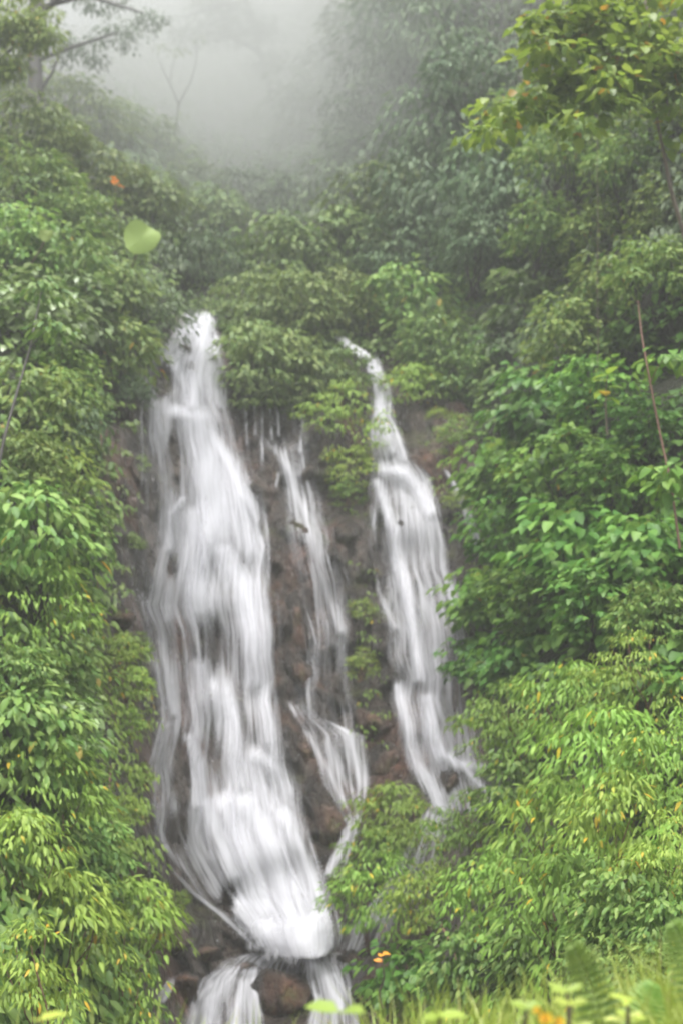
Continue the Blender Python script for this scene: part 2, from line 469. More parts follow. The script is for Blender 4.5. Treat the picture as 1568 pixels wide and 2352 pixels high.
def front(px, py, off=0.0):
    """Point of the rock surface, pulled OFF metres towards the viewer."""
    return P(px, py, D(px, py) - rock_out(px, py) - off)

def bank_h(x, y):
    top = 1.55 + 0.33 * np.clip((x + 0.1) / 1.4, 0, 1)
    t = np.clip((y - 4.6) / 4.0, 0, 1); t = t * t * (3 - 2 * t)
    return top * (1 - t) + (-0.95) * t

def build_ground():
    xs = np.concatenate([np.linspace(-37, -8, 12), np.linspace(-7, 7, 57), np.linspace(8, 37, 12)])
    ys = np.concatenate([np.linspace(-11, 1, 8), np.linspace(1.5, 14, 51), np.linspace(16, 60, 12)])
    x, y = np.meshgrid(xs, ys)
    z = bank_h(x, y)
    for i in range(z.shape[0]):
        for j in range(z.shape[1]):
            z[i, j] += fr(x[i, j] * 0.7, y[i, j] * 0.7, 0.3, 3) * 0.12
    me = mesh("ground", np.stack([x, y, z], -1).reshape(-1, 3), grid_faces(*x.shape)[:, ::-1], smooth=True)
    o = obj("ground", me, M['soil'])
    tag(o, "earth bank beside the viewer dropping to the stream bed", "ground", kind='structure')
build_ground()

# ------------------------------------------------------------------ falling water
def poly_dist(px, py, line):
    """Distance of each point to a polyline and the nearest segment."""
    best = np.full(px.shape, 1e9)
    for (x1, y1), (x2, y2) in zip(line[:-1], line[1:]):
        dx, dy = x2 - x1, y2 - y1
        t = np.clip(((px - x1) * dx + (py - y1) * dy) / (dx * dx + dy * dy + 1e-9), 0, 1)
        best = np.minimum(best, np.hypot(px - x1 - t * dx, py - y1 - t * dy))
    return best

def sheet(env, base, cores=(), gaps=(), off=0.1, step=5, edge=0.09, seed=0, bulge=0.06, fade=(25, 10)):
    """One curtain of water between the left and right edges ENV = [(row, left, right)]."""
    env = np.array(env, float)
    rows = np.arange(env[0, 0], env[-1, 0] + 1, step)
    l = np.interp(rows, env[:, 0], env[:, 1]); r = np.interp(rows, env[:, 0], env[:, 2])
    nu = int(max(8, (r - l).max() / step))
    u = np.linspace(0, 1, nu)
    rr = np.random.default_rng(seed)
    jit = min(5.0, 0.05 * (r - l).mean())
    wl = np.interp(rows, rows[::10], rr.normal(0, jit, len(rows[::10]))); wr = np.interp(rows, rows[::10], rr.normal(0, jit, len(rows[::10])))
    l = l + wl; r = r + wr
    px = l[:, None] + (r - l)[:, None] * u[None, :]
    py = np.repeat(rows[:, None], nu, 1)
    dens = np.full(px.shape, float(base))
    core = np.zeros(px.shape)
    for line, w, s in cores:
        g = 0.84 * s * np.exp(-(poly_dist(px, py, line) / w) ** 2)
        core = np.maximum(core, g)
    dens = dens + core
    for cx, cy_, rx, ry_, s in gaps:
        dens -= s * np.exp(-(((px - cx) / rx) ** 2 + ((py - cy_) / ry_) ** 2) ** 1.5)
    e = np.minimum(u, 1 - u)[None, :] / edge
    e = np.clip(e, 0, 1); e = e * e * (3 - 2 * e)
    f = np.clip((rows - rows[0]) / fade[0], 0, 1) * np.clip((rows[-1] - rows) / fade[1], 0, 1)
    dens = np.clip(dens, 0, 0.9) * (0.15 + 0.85 * e) * f[:, None]
    dens[:, 0] = 0; dens[:, -1] = 0
    y = D(px, py) - rock_out(px, py)
    pm = P(px, py, y)
    b = np.zeros(px.shape)
    for i in range(px.shape[0]):
        for j in range(px.shape[1]):
            b[i, j] = noise.noise(Vector((pm[i, j, 0] * 2.2, pm[i, j, 2] * 0.7, seed * 3.7))) * 0.6 + noise.noise(Vector((pm[i, j, 0] * 6, pm[i, j, 2] * 1.6, seed + 9))) * 0.35
    y = y - off - bulge * (0.7 + b) - 0.1 * np.clip(core, 0, 1)
    p = P(px, py, y)
    # flow coordinates in metres
    wid = np.abs(p[:, -1, 0] - p[:, 0, 0])
    U = (u[None, :] - 0.5) * wid.mean() * 1.0 + 0.35 * p[..., 0]
    dl = np.linalg.norm(np.diff(p[:, nu // 2], axis=0), axis=1)
    V = np.repeat(np.concatenate([[0], np.cumsum(dl)])[:, None], nu, 1)
    return p, np.stack([U + seed * 5.3, V], -1), dens

def strands(n, env, seed, off=0.2, wpx=(3, 11), ln=(0.08, 0.3), dens=(0.15, 0.5), toward=None):
    """Loose ropes of water that run down between the edges."""
    env = np.array(env, float)
    rr = np.random.default_rng(seed)
    out = []
    y0, y1 = env[0, 0], env[-1, 0]
    for k in range(n):
        a = y0 + (y1 - y0) * rr.uniform(0, 0.95)
        b = min(y1, a + (y1 - y0) * rr.uniform(*ln))
        m = max(6, int((b - a) / 9))
        rows = np.linspace(a, b, m)
        l = np.interp(rows, env[:, 0], env[:, 1]); r = np.interp(rows, env[:, 0], env[:, 2])
        u = np.clip(rr.uniform(0.0, 1.0) + np.linspace(0, 1, m) * rr.normal(0, 0.08), 0.0, 1.0)
        cx = l + (r - l) * u + np.cumsum(rr.normal(0, 0.45, m))
        w = rr.uniform(*wpx) * (0.5 + np.sin(np.linspace(0.15, 1, m) * math.pi * 0.95)) + 0.5
        px = np.stack([cx - w, cx, cx + w], 1); py = np.repeat(rows[:, None], 3, 1)
        yb = D(px, py) - rock_out(px, py) - off - rr.uniform(0, 0.12)
        yb[:, 1] -= 0.025
        p = P(px, py, yb)
        dn = np.zeros(px.shape); dn[:, 1] = rr.uniform(*dens) * np.clip(np.sin(np.linspace(0.02, 0.98, m) * math.pi) * 1.6, 0, 1)
        dn[:, 0] = dn[:, 2] = 0.0
        V = np.repeat(np.linspace(0, (b - a) * 0.0065, m)[:, None], 3, 1) + rr.uniform(0, 90)
        U = np.array([-0.03, 0, 0.03])[None, :] + rr.uniform(0, 50) + 0 * V
        out.append((p, np.stack([U, V], -1), dn))
    return out

def water_mesh(name, pieces, mat):
    vs, fs, uvs, ds, n = [], [], [], [], 0
    for p, uv, d in pieces:
        nr, nc = d.shape
        vs.append(p.reshape(-1, 3)); uvs.append(uv.reshape(-1, 2)); ds.append(d.ravel())
        fs.append(grid_faces(nr, nc) + n); n += nr * nc
    v = np.concatenate(vs); f = np.concatenate(fs); uv = np.concatenate(uvs); d = np.concatenate(ds)
    me = mesh(name, v, f, smooth=True)
    a = me.attributes.new("flow_amount", 'FLOAT', 'POINT'); a.data.foreach_set("value", d.astype(np.float32))
    ul = me.uv_layers.new(name="flow"); ul.data.foreach_set("uv", uv[f.ravel()].astype(np.float32).ravel())
    me.materials.append(mat)
    return me

MAIN = [(708, 418, 482), (745, 402, 494), (780, 392, 505), (825, 348, 515), (870, 330, 518), (920, 324, 524), (970, 326, 545), (1050, 335, 575), (1150, 338, 600),
        (1250, 340, 618), (1320, 326, 628), (1390, 306, 638), (1450, 335, 642), (1550, 352, 645), (1650, 372, 650), (1750, 348, 672), (1850, 350, 695),
        (1930, 368, 712), (2000, 410, 742), (2050, 455, 765), (2100, 520, 780), (2150, 568, 788), (2175, 588, 782), (2192, 615, 766), (2206, 655, 735)]
main_cores = [([(452, 728), (452, 800), (450, 900)], 42, 0.45), 
    ([(470, 725), (464, 799), (446, 927)], 20, 0.75), ([(500, 780), (506, 927)], 14, 0.4), ([(445, 730), (430, 790)], 28, 0.5),
    ([(408, 762), (385, 815), (408, 843), (433, 894), (444, 927)], 13, 0.6),
    ([(410, 946), (440, 960), (477, 993), (521, 1055), (558, 1139), (598, 1190)], 17, 0.85),
    ([(455, 970), (480, 1050), (490, 1150), (480, 1240)], 38, 0.85), ([(530, 1090), (560, 1180), (580, 1260)], 30, 0.6),
    ([(463, 1231), (514, 1275), (558, 1348), (572, 1421), (590, 1560)], 26, 0.7),
    ([(455, 1190), (450, 1300), (462, 1400)], 30, 0.75), ([(420, 1150), (395, 1180), (390, 1260)], 9, 0.4),
    ([(600, 1240), (615, 1400), (610, 1560), (620, 1700)], 22, 0.5),
    ([(395, 1330), (388, 1420)], 14, 0.3), ([(330, 1385), (345, 1450), (352, 1540)], 9, 0.5), ([(352, 1450), (385, 1540), (400, 1640)], 8, 0.5),
    ([(460, 1530), (458, 1600), (452, 1690)], 18, 0.4), ([(500, 1580), (530, 1650), (545, 1740), (555, 1800)], 26, 0.35),
    ([(436, 1699), (455, 1765), (460, 1849)], 15, 0.8), ([(590, 1740), (640, 1770), (670, 1810), (690, 1860)], 24, 0.55), ([(600, 1760), (610, 1850)], 36, 0.35),
    ([(620, 1700), (640, 1760)], 18, 0.4),
    ([(470, 1850), (510, 1920), (540, 2010)], 22, 0.7), ([(520, 1850), (570, 1950), (600, 2050)], 26, 0.8), ([(570, 1850), (620, 1950), (650, 2060)], 30, 0.8),
    ([(660, 1880), (700, 1960), (730, 2050)], 26, 0.8), ([(690, 1880), (730, 1980), (770, 2060)], 16, 0.6),
    ([(560, 2090), (600, 2150), (680, 2180), (750, 2160), (778, 2100)], 34, 1.0), ([(660, 2060), (680, 2150)], 60, 0.8), ([(580, 1990), (600, 2090)], 36, 0.7),
    ([(382, 1948), (441, 2021), (477, 2076), (492, 2131), (536, 2160)], 8, 0.75), ([(368, 1850), (372, 1930)], 10, 0.4),
    ([(385, 1670), (365, 1720), (360, 1850)], 14, 0.3)]
main_gaps = [(372, 875, 24, 36, 0.75), (398, 1060, 16, 70, 0.6), (360, 1130, 14, 80, 0.4), (398, 1300, 14, 30, 0.4), (500, 1480, 50, 70, 0.28), (410, 1480, 24, 50, 0.3),
             (496, 1720, 20, 65, 0.3), (418, 1770, 22, 85, 0.7), (410, 1905, 20, 38, 0.6), (580, 1680, 24, 40, 0.15), (440, 1950, 40, 40, 0.1), (523, 2095, 20, 55, 0.8), (480, 2000, 24, 26, 0.15), (340, 1240, 16, 80, 0.2)]
t = empty("waterfall", front(540, 2180, 0.1).tolist())
tag(t, "broad white main waterfall, largest of the falls, left of the middle rock", "waterfall", "waterfalls on the rock face")
def child_of(o, root):
    o.parent = root
    o.matrix_parent_inverse = __import__("mathutils").Matrix.Translation(Vector(root.location)).inverted()
    return o
MAIN = [(a, l - 10, r + (10 if a < 2000 else 0)) for a, l, r in MAIN]
m_p = [sheet(MAIN, 0.46, main_cores, main_gaps, off=0.13, seed=1, edge=0.2)]
env2 = [(a, l + 0.12 * (r - l), r - 0.06 * (r - l)) for a, l, r in MAIN]
m_p.append(sheet(env2, 0.12, main_cores, main_gaps, off=0.24, seed=2, bulge=0.08))
child_of(obj("curtain", water_mesh("main_curtain", m_p, M['water'])), t)
child_of(obj("strands", water_mesh("main_strands", strands(34, MAIN, 5, off=0.27), M['water'])), t)
# foam heap where the fall strikes the ledge
FOAM = [(2085, 600, 770), (2120, 570, 785), (2150, 575, 788), (2175, 590, 784), (2194, 618, 762), (2208, 660, 728)]
child_of(obj("foam", water_mesh("main_foam", [sheet(FOAM, 0.8, [([(580, 2130), (640, 2170), (720, 2172), (775, 2120)], 30, 0.6)], [(650, 2095, 60, 25, 0.5)], off=0.42, seed=3, bulge=0.14, edge=0.2, fade=(40, 12))] + [sheet([(a, c - w, c + w), (a + h * 0.6, c - w * 1.15, c + w * 0.9), (a + h, c - w * 0.5, c + w * 0.45)], 0.3, off=0.48 + 0.02 * i, seed=300 + i, step=3, bulge=0.1, edge=0.35, fade=(20, 14)) for i, (a, c, w, h) in enumerate([(2150, 585, 22, 44), (2165, 628, 24, 50), (2170, 672, 26, 54), (2160, 722, 24, 48), (2130, 768, 22, 52), (2120, 560, 16, 40)])], M['water'])), t)

def splash(root, spots, seed):
    """Fine drops thrown up where the water strikes rock; nobody could count them."""
    r_ = np.random.default_rng(seed); vs_, k_ = [], 0
    for px_, py_, sx_, sy_, n_ in spots:
        c_ = front(px_ + r_.normal(0, sx_, n_), py_ - np.abs(r_.normal(0, sy_, n_)), 0.3)
        c_[:, 1] -= r_.uniform(0, 0.5, n_)
        q_ = r_.uniform(0.002, 0.006, n_)[:, None, None]
        o_ = np.array([(1, 0, 0), (-1, 0, 0), (0, 1, 0), (0, -1, 0), (0, 0, 1.8), (0, 0, -1.8)])[None]
        vs_.append((c_[:, None, :] + o_ * q_).reshape(-1, 3)); k_ += n_
    f_ = (np.arange(k_)[:, None, None] * 6 + np.array([(0, 2, 4), (2, 1, 4), (1, 3, 4), (3, 0, 4), (2, 0, 5), (1, 2, 5), (3, 1, 5), (0, 3, 5)])[None]).reshape(-1, 3)
    o_ = child_of(obj("spray", mesh("spray", np.concatenate(vs_), f_), M['drop']), root)
    o_['kind'] = 'stuff'
splash(t, [(690, 2140, 70, 50, 260), (620, 2150, 40, 30, 110), (390, 940, 20, 20, 40), (330, 1385, 14, 16, 40), (600, 1750, 40, 24, 70), (480, 1610, 24, 18, 40), (760, 2020, 24, 30, 70), (470, 735, 24, 20, 40)], 91)

RIGHT = [(805, 828, 856), (815, 829, 869), (870, 848, 890), (930, 847, 905), (1000, 848, 928), (1060, 856, 958), (1090, 852, 990), (1150, 845, 1020), (1250, 842, 1042), (1350, 852, 1060),
         (1450, 874, 1080), (1550, 890, 1098), (1650, 900, 1108), (1740, 925, 1112), (1790, 945, 1132), (1830, 970, 1136), (1870, 990, 1130)]
right_cores = [([(845, 812), (868, 870), (876, 950), (895, 1030)], 13, 0.55), ([(895, 930), (915, 1000), (925, 1050)], 9, 0.3), ([(880, 1080), (925, 1090), (960, 1120), (985, 1170)], 17, 0.6),
               ([(865, 1110), (901, 1220), (912, 1293), (931, 1366), (945, 1450), (960, 1560)], 12, 0.7), ([(850, 1165), (850, 1275), (872, 1366), (905, 1440)], 8, 0.3),
               ([(940, 1150), (975, 1260), (985, 1380)], 30, 0.14), ([(975, 1400), (980, 1560)], 30, 0.2), ([(1030, 1360), (1065, 1480)], 8, 0.35),
               ([(980, 1610), (990, 1680), (1010, 1730)], 17, 0.6), ([(910, 1580), (935, 1680), (950, 1760), (1000, 1830)], 13, 0.4),
               ([(1000, 1720), (1050, 1760), (1110, 1765)], 12, 0.6), ([(1060, 1755), (1085, 1790), (1125, 1830), (1132, 1865)], 9, 0.6), ([(950, 1755), (985, 1800), (1000, 1850)], 12, 0.4)]
right_gaps = [(870, 1220, 10, 80, 0.35), (880, 1330, 9, 50, 0.3), (1030, 1790, 22, 20, 0.6), (1095, 1830, 18, 16, 0.6), (930, 1520, 12, 50, 0.2), (1060, 1640, 18, 60, 0.15)]
t = empty("waterfall", front(1000, 1800, 0.1).tolist())
tag(t, "narrow right waterfall that leaps from the bushes and fans out downwards", "waterfall", "waterfalls on the rock face")
child_of(obj("curtain", water_mesh("right_curtain", [sheet(RIGHT, 0.45, right_cores, right_gaps, off=0.15, seed=4, edge=0.2), sheet(RIGHT, 0.06, right_cores, right_gaps, off=0.24, seed=14)], M['water'])), t)
child_of(obj("strands", water_mesh("right_strands", strands(22, RIGHT, 15, off=0.2, wpx=(2, 5)), M['water'])), t)
RLIP = [(768, 764, 792), (790, 778, 812), (806, 796, 840), (822, 822, 858)]
child_of(obj("lip_stream", water_mesh("right_lip", [sheet(RLIP, 0.85, off=0.55, seed=6, step=3, fade=(8, 4))], M['water'])), t)

MID = [(990, 585, 715), (1030, 600, 722), (1092, 620, 730), (1150, 632, 752), (1220, 645, 775), (1300, 660, 795), (1385, 680, 818), (1450, 690, 825), (1520, 695, 822), (1570, 700, 815)]
mid_cores = [([(606, 1008), (646, 1048), (668, 1092), (684, 1140), (715, 1200), (730, 1275), (752, 1370), (781, 1450)], 11, 0.51), ([(690, 1020), (700, 1050), (690, 1090)], 9, 0.41),
             ([(706, 1115), (722, 1160), (738, 1225), (742, 1290)], 10, 0.34), ([(660, 1130), (680, 1180), (700, 1240)], 12, 0.20), ([(722, 1300), (740, 1400), (760, 1480)], 11, 0.24)]
t = empty("waterfall", front(760, 1500, 0.1).tolist())
tag(t, "thin ragged middle waterfall trickling down the brown rock between the two larger falls", "waterfall", "waterfalls on the rock face")
child_of(obj("curtain", water_mesh("mid_curtain", [sheet(MID, 0.2, mid_cores, [], off=0.1, seed=7, bulge=0.05, edge=0.25, fade=(40, 60))], M['water'])), t)
child_of(obj("strands", water_mesh("mid_strands", strands(7, MID, 25, off=0.12, wpx=(1.5, 4), dens=(0.3, 0.8)), M['water'])), t)
MID2 = [(1600, 655, 680), (1650, 680, 740), (1690, 700, 842), (1770, 730, 848), (1840, 765, 845), (1880, 790, 830), (1920, 782, 822), (1970, 752, 800), (2020, 735, 782)]
VEIL = [(1440, 705, 812), (1500, 690, 806), (1580, 672, 812), (1650, 672, 834), (1730, 700, 848)]
child_of(obj("veil", water_mesh("mid_veil", [sheet(VEIL, 0.12, [([(735, 1440), (720, 1540), (700, 1640)], 12, 0.2), ([(775, 1440), (790, 1560), (800, 1700)], 14, 0.25)], [], off=0.09, seed=28, bulge=0.04, fade=(40, 40))], M['water'])), t)
t = empty("waterfall", front(790, 1880, 0.1).tolist())
tag(t, "low lacy cascade beside the dark rock that slides down to join the white base", "waterfall", "waterfalls on the rock face")
child_of(obj("curtain", water_mesh("low_curtain", [sheet(MID2, 0.24, [([(664, 1611), (680, 1640)], 8, 0.4), ([(708, 1688), (756, 1772), (807, 1874)], 8, 0.42), ([(795, 1680), (815, 1740), (830, 1800)], 16, 0.35),
      ([(750, 1710), (790, 1790), (815, 1830)], 14, 0.3), ([(812, 1885), (790, 1950), (756, 2005)], 13, 0.8)], [(800, 1860, 14, 14, 0.3)], off=0.1, seed=8)], M['water'])), t)
child_of(obj("strands", water_mesh("low_strands", strands(9, MID2, 35, off=0.14, wpx=(1.5, 4)), M['water'])), t)

EDGE = [(1068, 1008, 1022), (1110, 1030, 1050), (1147, 1044, 1070), (1231, 1078, 1112), (1262, 1088, 1118)]
t = empty("waterfall", front(1095, 1255, 0.1).tolist())
tag(t, "slender trickle slanting down dark rock on the outer right edge, under the broad leaves", "waterfall", "waterfalls on the rock face")
child_of(obj("curtain", water_mesh("edge_trickle", [sheet(EDGE, 0.35, [([(1015, 1074), (1041, 1110), (1062, 1160), (1100, 1245)], 6, 0.6)], off=0.06, seed=9, step=3, bulge=0.03)], M['water'])), t)
t = empty("waterfall", front(680, 1000, 0.1).tolist())
tag(t, "row of thin water threads dripping from the leaves overhanging the middle rock", "waterfall", "waterfalls on the rock face")
drips = [sheet([(905, 545, 712), (960, 548, 712), (1010, 556, 716), (1060, 575, 712), (1110, 590, 700)], 0.05,
    [([(x0, 915), (x0 + 3, 960), (x0 + dx_, y1_)], 3.2, a_) for x0, dx_, y1_, a_ in ((562, 10, 1050, .5), (583, 4, 1000, .35), (600, 2, 1085, .5), (618, 6, 1010, .4), (636, 4, 1000, .6), (652, 0, 985, .35), (670, 8, 1030, .4), (692, -2, 1040, .6), (705, -4, 1020, .3))],
    [], off=0.16, seed=77, step=3, bulge=0.02, fade=(12, 60))]
obj_d = child_of(obj("curtain", water_mesh("threads", drips, M['water'])), t)
LOWA = [(2206, 560, 640), (2222, 500, 600), (2250, 452, 592), (2290, 430, 600), (2352, 415, 610), (2420, 400, 610)]
t = empty("waterfall", front(520, 2400, 0.1).tolist())
tag(t, "foaming lower cascade left of the brown boulder below the pool, in the bottom foreground", "waterfall", "waterfalls on the rock face")
child_of(obj("curtain", water_mesh("lower_left_curtain", [sheet(LOWA, 0.34, [([(530, 2250), (490, 2300), (470, 2420)], 20, 0.6), ([(560, 2262), (540, 2330), (550, 2420)], 15, 0.6), ([(490, 2262), (455, 2300), (430, 2420)], 9, 0.5), ([(585, 2255), (600, 2330)], 7, 0.4)], [(515, 2330, 10, 40, 0.3)], off=0.1, seed=11, bulge=0.14), sheet(LOWA, 0.2, off=0.2, seed=12, bulge=0.15)], M['water'])), t)
LOWB = [(2196, 690, 770), (2222, 705, 790), (2250, 718, 805), (2300, 715, 822), (2352, 700, 835), (2420, 690, 850)]
t = empty("waterfall", front(770, 2400, 0.1).tolist())
tag(t, "foaming lower cascade right of the brown boulder below the pool, behind a bright leaf", "waterfall", "waterfalls on the rock face")
child_of(obj("curtain", water_mesh("lower_right_curtain", [sheet(LOWB, 0.36, [([(715, 2205), (745, 2240), (775, 2300), (785, 2420)], 17, 0.65), ([(770, 2240), (805, 2300), (820, 2420)], 9, 0.5), ([(730, 2290), (720, 2420)], 9, 0.4)], [], off=0.1, seed=13, bulge=0.12), sheet(LOWB, 0.2, off=0.2, seed=16)], M['water'])), t)
LOWC = [(2235, 392, 412), (2270, 372, 402), (2310, 352, 380)]
t = empty("waterfall", front(380, 2290, 0.1).tolist())
tag(t, "small white spout at the bottom left between wet rocks and yellow-green bush", "waterfall", "waterfalls on the rock face")
child_of(obj("curtain", water_mesh("spout", [sheet(LOWC, 0.6, off=0.12, seed=17, step=3)], M['water'])), t)
BEH = [(1840, 990, 1060), (1920, 940, 1030), (1990, 900, 1000), (2060, 850, 960), (2130, 800, 900), (2190, 770, 860)]
t = empty("waterfall", front(850, 2150, 0.1).tolist())
tag(t, "broken white water glimpsed through the yellow-flecked bush right of the main base", "waterfall", "waterfalls on the rock face")
child_of(obj("curtain", water_mesh("hidden_stream", [sheet(BEH, 0.36, [([(1000, 1860), (960, 1960), (870, 2110)], 22, 0.35)], [], off=0.1, seed=18)], M['water'])), t)

# the pool ledge under the main fall
POOL = [(2184, 590, 780), (2198, 520, 812), (2215, 485, 828), (2246, 470, 835)]
o = obj("water", water_mesh("pool", [sheet(POOL, 0.3, [([(560, 2200), (780, 2205)], 10, 0.2)], off=0.12, seed=21, step=3, bulge=0.04, fade=(6, 10))], M['water']))
tag(o, "thin grey water spreading over the ledge under the main waterfall", "water", kind='structure')

# ------------------------------------------------------------------ boulders
def boulder(px, py, rx, ry_, label, mat='rock', seed=0, off=0.0):
    c = front(px, py, off)
    m = D(px, py) / FPX
    import bmesh
    bm = bmesh.new()
    bmesh.ops.create_icosphere(bm, subdivisions=4, radius=1.0)
    sx, sz = rx * m, ry_ * m
    sy = min(sx, sz) * 0.9
    pr = random.Random(seed * 13 + 1)
    planes = [(Vector((pr.gauss(0, 1), pr.gauss(0, 1), pr.gauss(0, 1))).normalized(), pr.uniform(0.62, 0.95)) for _ in range(13)]
    for v in bm.verts:
        n = v.co.normalized()
        k = 1.25
        for pn, ph_ in planes:
            q = n.dot(pn)
            if q > 0.05: k = min(k, ph_ / q)
        k += 0.1 * noise.fractal(n * 1.8 + Vector((seed * 7.1, 0, 0)), 1, 2, 4) + 0.03 * noise.fractal(n * 7 + Vector((seed, 0, 0)), 1, 2, 3)
        v.co = Vector((n.x * sx * k, n.y * sy * k, n.z * sz * k))
    me = bpy.data.meshes.new("boulder"); bm.to_mesh(me); bm.free()
    me.polygons.foreach_set("use_smooth", np.ones(len(me.polygons), dtype=bool))
    o = obj("boulder", me, M[mat], loc=c.tolist())
    o.rotation_euler = (0, random.uniform(-.3, .3), 0)
    tag(o, label, "boulder", "boulders in the falls")
boulder(690, 1550, 30, 42, "rounded reddish boulder right of the main fall at mid height", 'rock_red', 1, 0.02)
boulder(680, 1420, 24, 75, "tall reddish rock rib beside the main curtain, above the rounded red boulder", 'rock_red', 2, 0.02)
boulder(845, 1665, 40, 48, "brown leaning boulder between the low cascade and the right waterfall", 'rock_red', 3, -0.05)
boulder(755, 1900, 52, 95, "big dark grey boulder wedged between the main fall and the low cascade", 'rock', 4, -0.05)
boulder(885, 1755, 34, 40, "dark wet boulder at the left foot of the right waterfall", 'rock', 5, -0.05)
boulder(655, 2285, 68, 60, "reddish brown boulder parting the water below the pool", 'rock_red', 6, 0.05)
boulder(1040, 1800, 26, 22, "small dark boulder poking through the foot of the right waterfall", 'rock', 7, 0.15)
boulder(1095, 1838, 24, 18, "smallest dark boulder at the outer foot of the right waterfall", 'rock', 8, 0.15)
boulder(270, 1420, 40, 34, "grey block on the left rock edge beside the splashing spur", 'rock', 9, 0.05)
boulder(310, 2010, 44, 34, "wet grey boulder low on the left edge of the main fall", 'rock', 10, 0.1)
boulder(400, 2150, 50, 44, "brown boulder left of the main base, above the small spout", 'rock', 11, 0.1)
boulder(300, 1180, 26, 70, "smooth grey rib of rock left of the main fall, under hanging leaves", 'rock', 12, 0.05)
boulder(425, 2265, 36, 34, "brown boulder beside the small spout at the bottom left", 'rock_red', 13, 0.12)
boulder(860, 2260, 50, 46, "dark boulder under the saturated green bush near the lower cascade", 'rock', 14, 0.1)
boulder(700, 1725, 30, 26, "small red-brown boulder above the big dark grey one", 'rock_red', 15, -0.02)

boulder(560, 2222, 30, 16, "flat broken rock on the left part of the ledge under the main base", 'rock', 16, 0.08)
boulder(640, 2214, 34, 13, "flat dark rock in the middle of the ledge, directly under the foam", 'rock', 17, 0.06)
boulder(810, 2205, 34, 22, "angular rock at the right end of the ledge beside the main base", 'rock', 18, 0.05)
boulder(345, 2090, 34, 30, "brown broken rock on the left bank level with the thin left ribbon", 'rock_red', 19, 0.05)
boulder(470, 2190, 40, 22, "low grey rock where the thin left ribbon of water ends", 'rock', 20, 0.05)

# ------------------------------------------------------------------ leaves
TRI = np.array([(0, 2, 1), (0, 3, 2), (1, 2, 5), (1, 5, 4), (2, 3, 6), (2, 6, 5), (4, 5, 7), (5, 6, 7)])
SHAPES = {'lance': ((0.32, 1.0), (0.66, 0.72)), 'oval': ((0.28, 0.92), (0.68, 0.86)), 'heart': ((0.18, 1.0), (0.6, 0.84)), 'pinna': ((0.1, 1.0), (0.6, 0.7))}
def leaves(pos, d, n, L, Wd, shape='oval', curl=0.18, fold=0.12):
    """Verts and faces of many leaves: base POS, length direction D, upper side N, length L and width WD."""
    k = len(pos)
    d = d / (np.linalg.norm(d, axis=1)[:, None] + 1e-9)
    s = np.cross(d, n); s /= np.linalg.norm(s, axis=1)[:, None] + 1e-9
    n = np.cross(s, d)
    L = np.broadcast_to(L, (k,)); Wd = np.broadcast_to(Wd, (k,))
    (t1, w1), (t2, w2) = SHAPES[shape]
    tm = np.array([0, t1, t1, t1, t2, t2, t2, 1.0])
    wm = np.array([0, -w1, 0, w1, -w2, 0, w2, 0]) * 0.5
    hf = np.abs(wm) * 2 * fold
    v = (pos[:, None, :] + d[:, None, :] * (tm[None, :, None] * L[:, None, None]) + s[:, None, :] * (wm[None, :, None] * Wd[:, None, None])
         + n[:, None, :] * (hf[None, :, None] * Wd[:, None, None] - curl * (tm ** 2)[None, :, None] * L[:, None, None]))
    f = (np.arange(k)[:, None, None] * 8 + TRI[None]).reshape(-1, 3)
    return v.reshape(-1, 3), f

def unit(v):
    return v / (np.linalg.norm(v, axis=-1, keepdims=True) + 1e-9)

KIND = {  # leaf length, width, shape, spray radius, leaves per spray, droop
 'narrow': (0.125, 0.034, 'lance', 0.22, 26, 1.15),
 'medium': (0.15, 0.06, 'oval', 0.24, 22, 0.8),
 'broad':  (0.17, 0.115, 'heart', 0.27, 17, 0.75),
 'small':  (0.125, 0.052, 'oval', 0.24, 26, 0.85),
 'pale':   (0.2, 0.15, 'heart', 0.3, 12, 0.55),
 'bright': (0.19, 0.13, 'heart', 0.32, 13, 0.6),
 'dull':   (0.13, 0.045, 'lance', 0.28, 24, 1.2),
}
def sprays(centres, outd, kind, r, size=1.0, lmul=1.0):
    """Fans of leaves round each centre, drooping outwards like the ends of branches."""
    Lf, Wf, sh, sr, nl, dr = KIND[kind]
    m = len(centres)
    nn = max(5, int(nl * lmul))
    ci = np.repeat(np.arange(m), nn)
    k = len(ci)
    c = centres[ci]; o = outd[ci]
    ph = r.uniform(0, 2 * math.pi, k); q = np.sqrt(r.uniform(0.02, 1, k))
    ssz = (sr * size * r.uniform(0.7, 1.3, m))[ci]
    hd = np.stack([np.cos(ph), np.sin(ph), np.zeros(k)], 1)
    pos = c + hd * (q * ssz)[:, None]
    pos[:, 2] += -0.45 * ssz * q ** 2 + r.normal(0, 0.12, k) * ssz
    d = hd * 0.7 + o * 0.55 + np.array([0, 0, -1.0]) * (dr * r.uniform(0.4, 1.3, k))[:, None] + r.normal(0, 0.22, (k, 3))
    n = np.array([0, 0, 1.0]) + hd * 0.3 + o * 0.35 + r.normal(0, 0.3, (k, 3))
    sc = size * r.uniform(0.65, 1.2, k)
    return leaves(pos, unit(d), n, Lf * sc, Wf * sc, sh, curl=r.uniform(0.05, 0.3), fold=0.14)

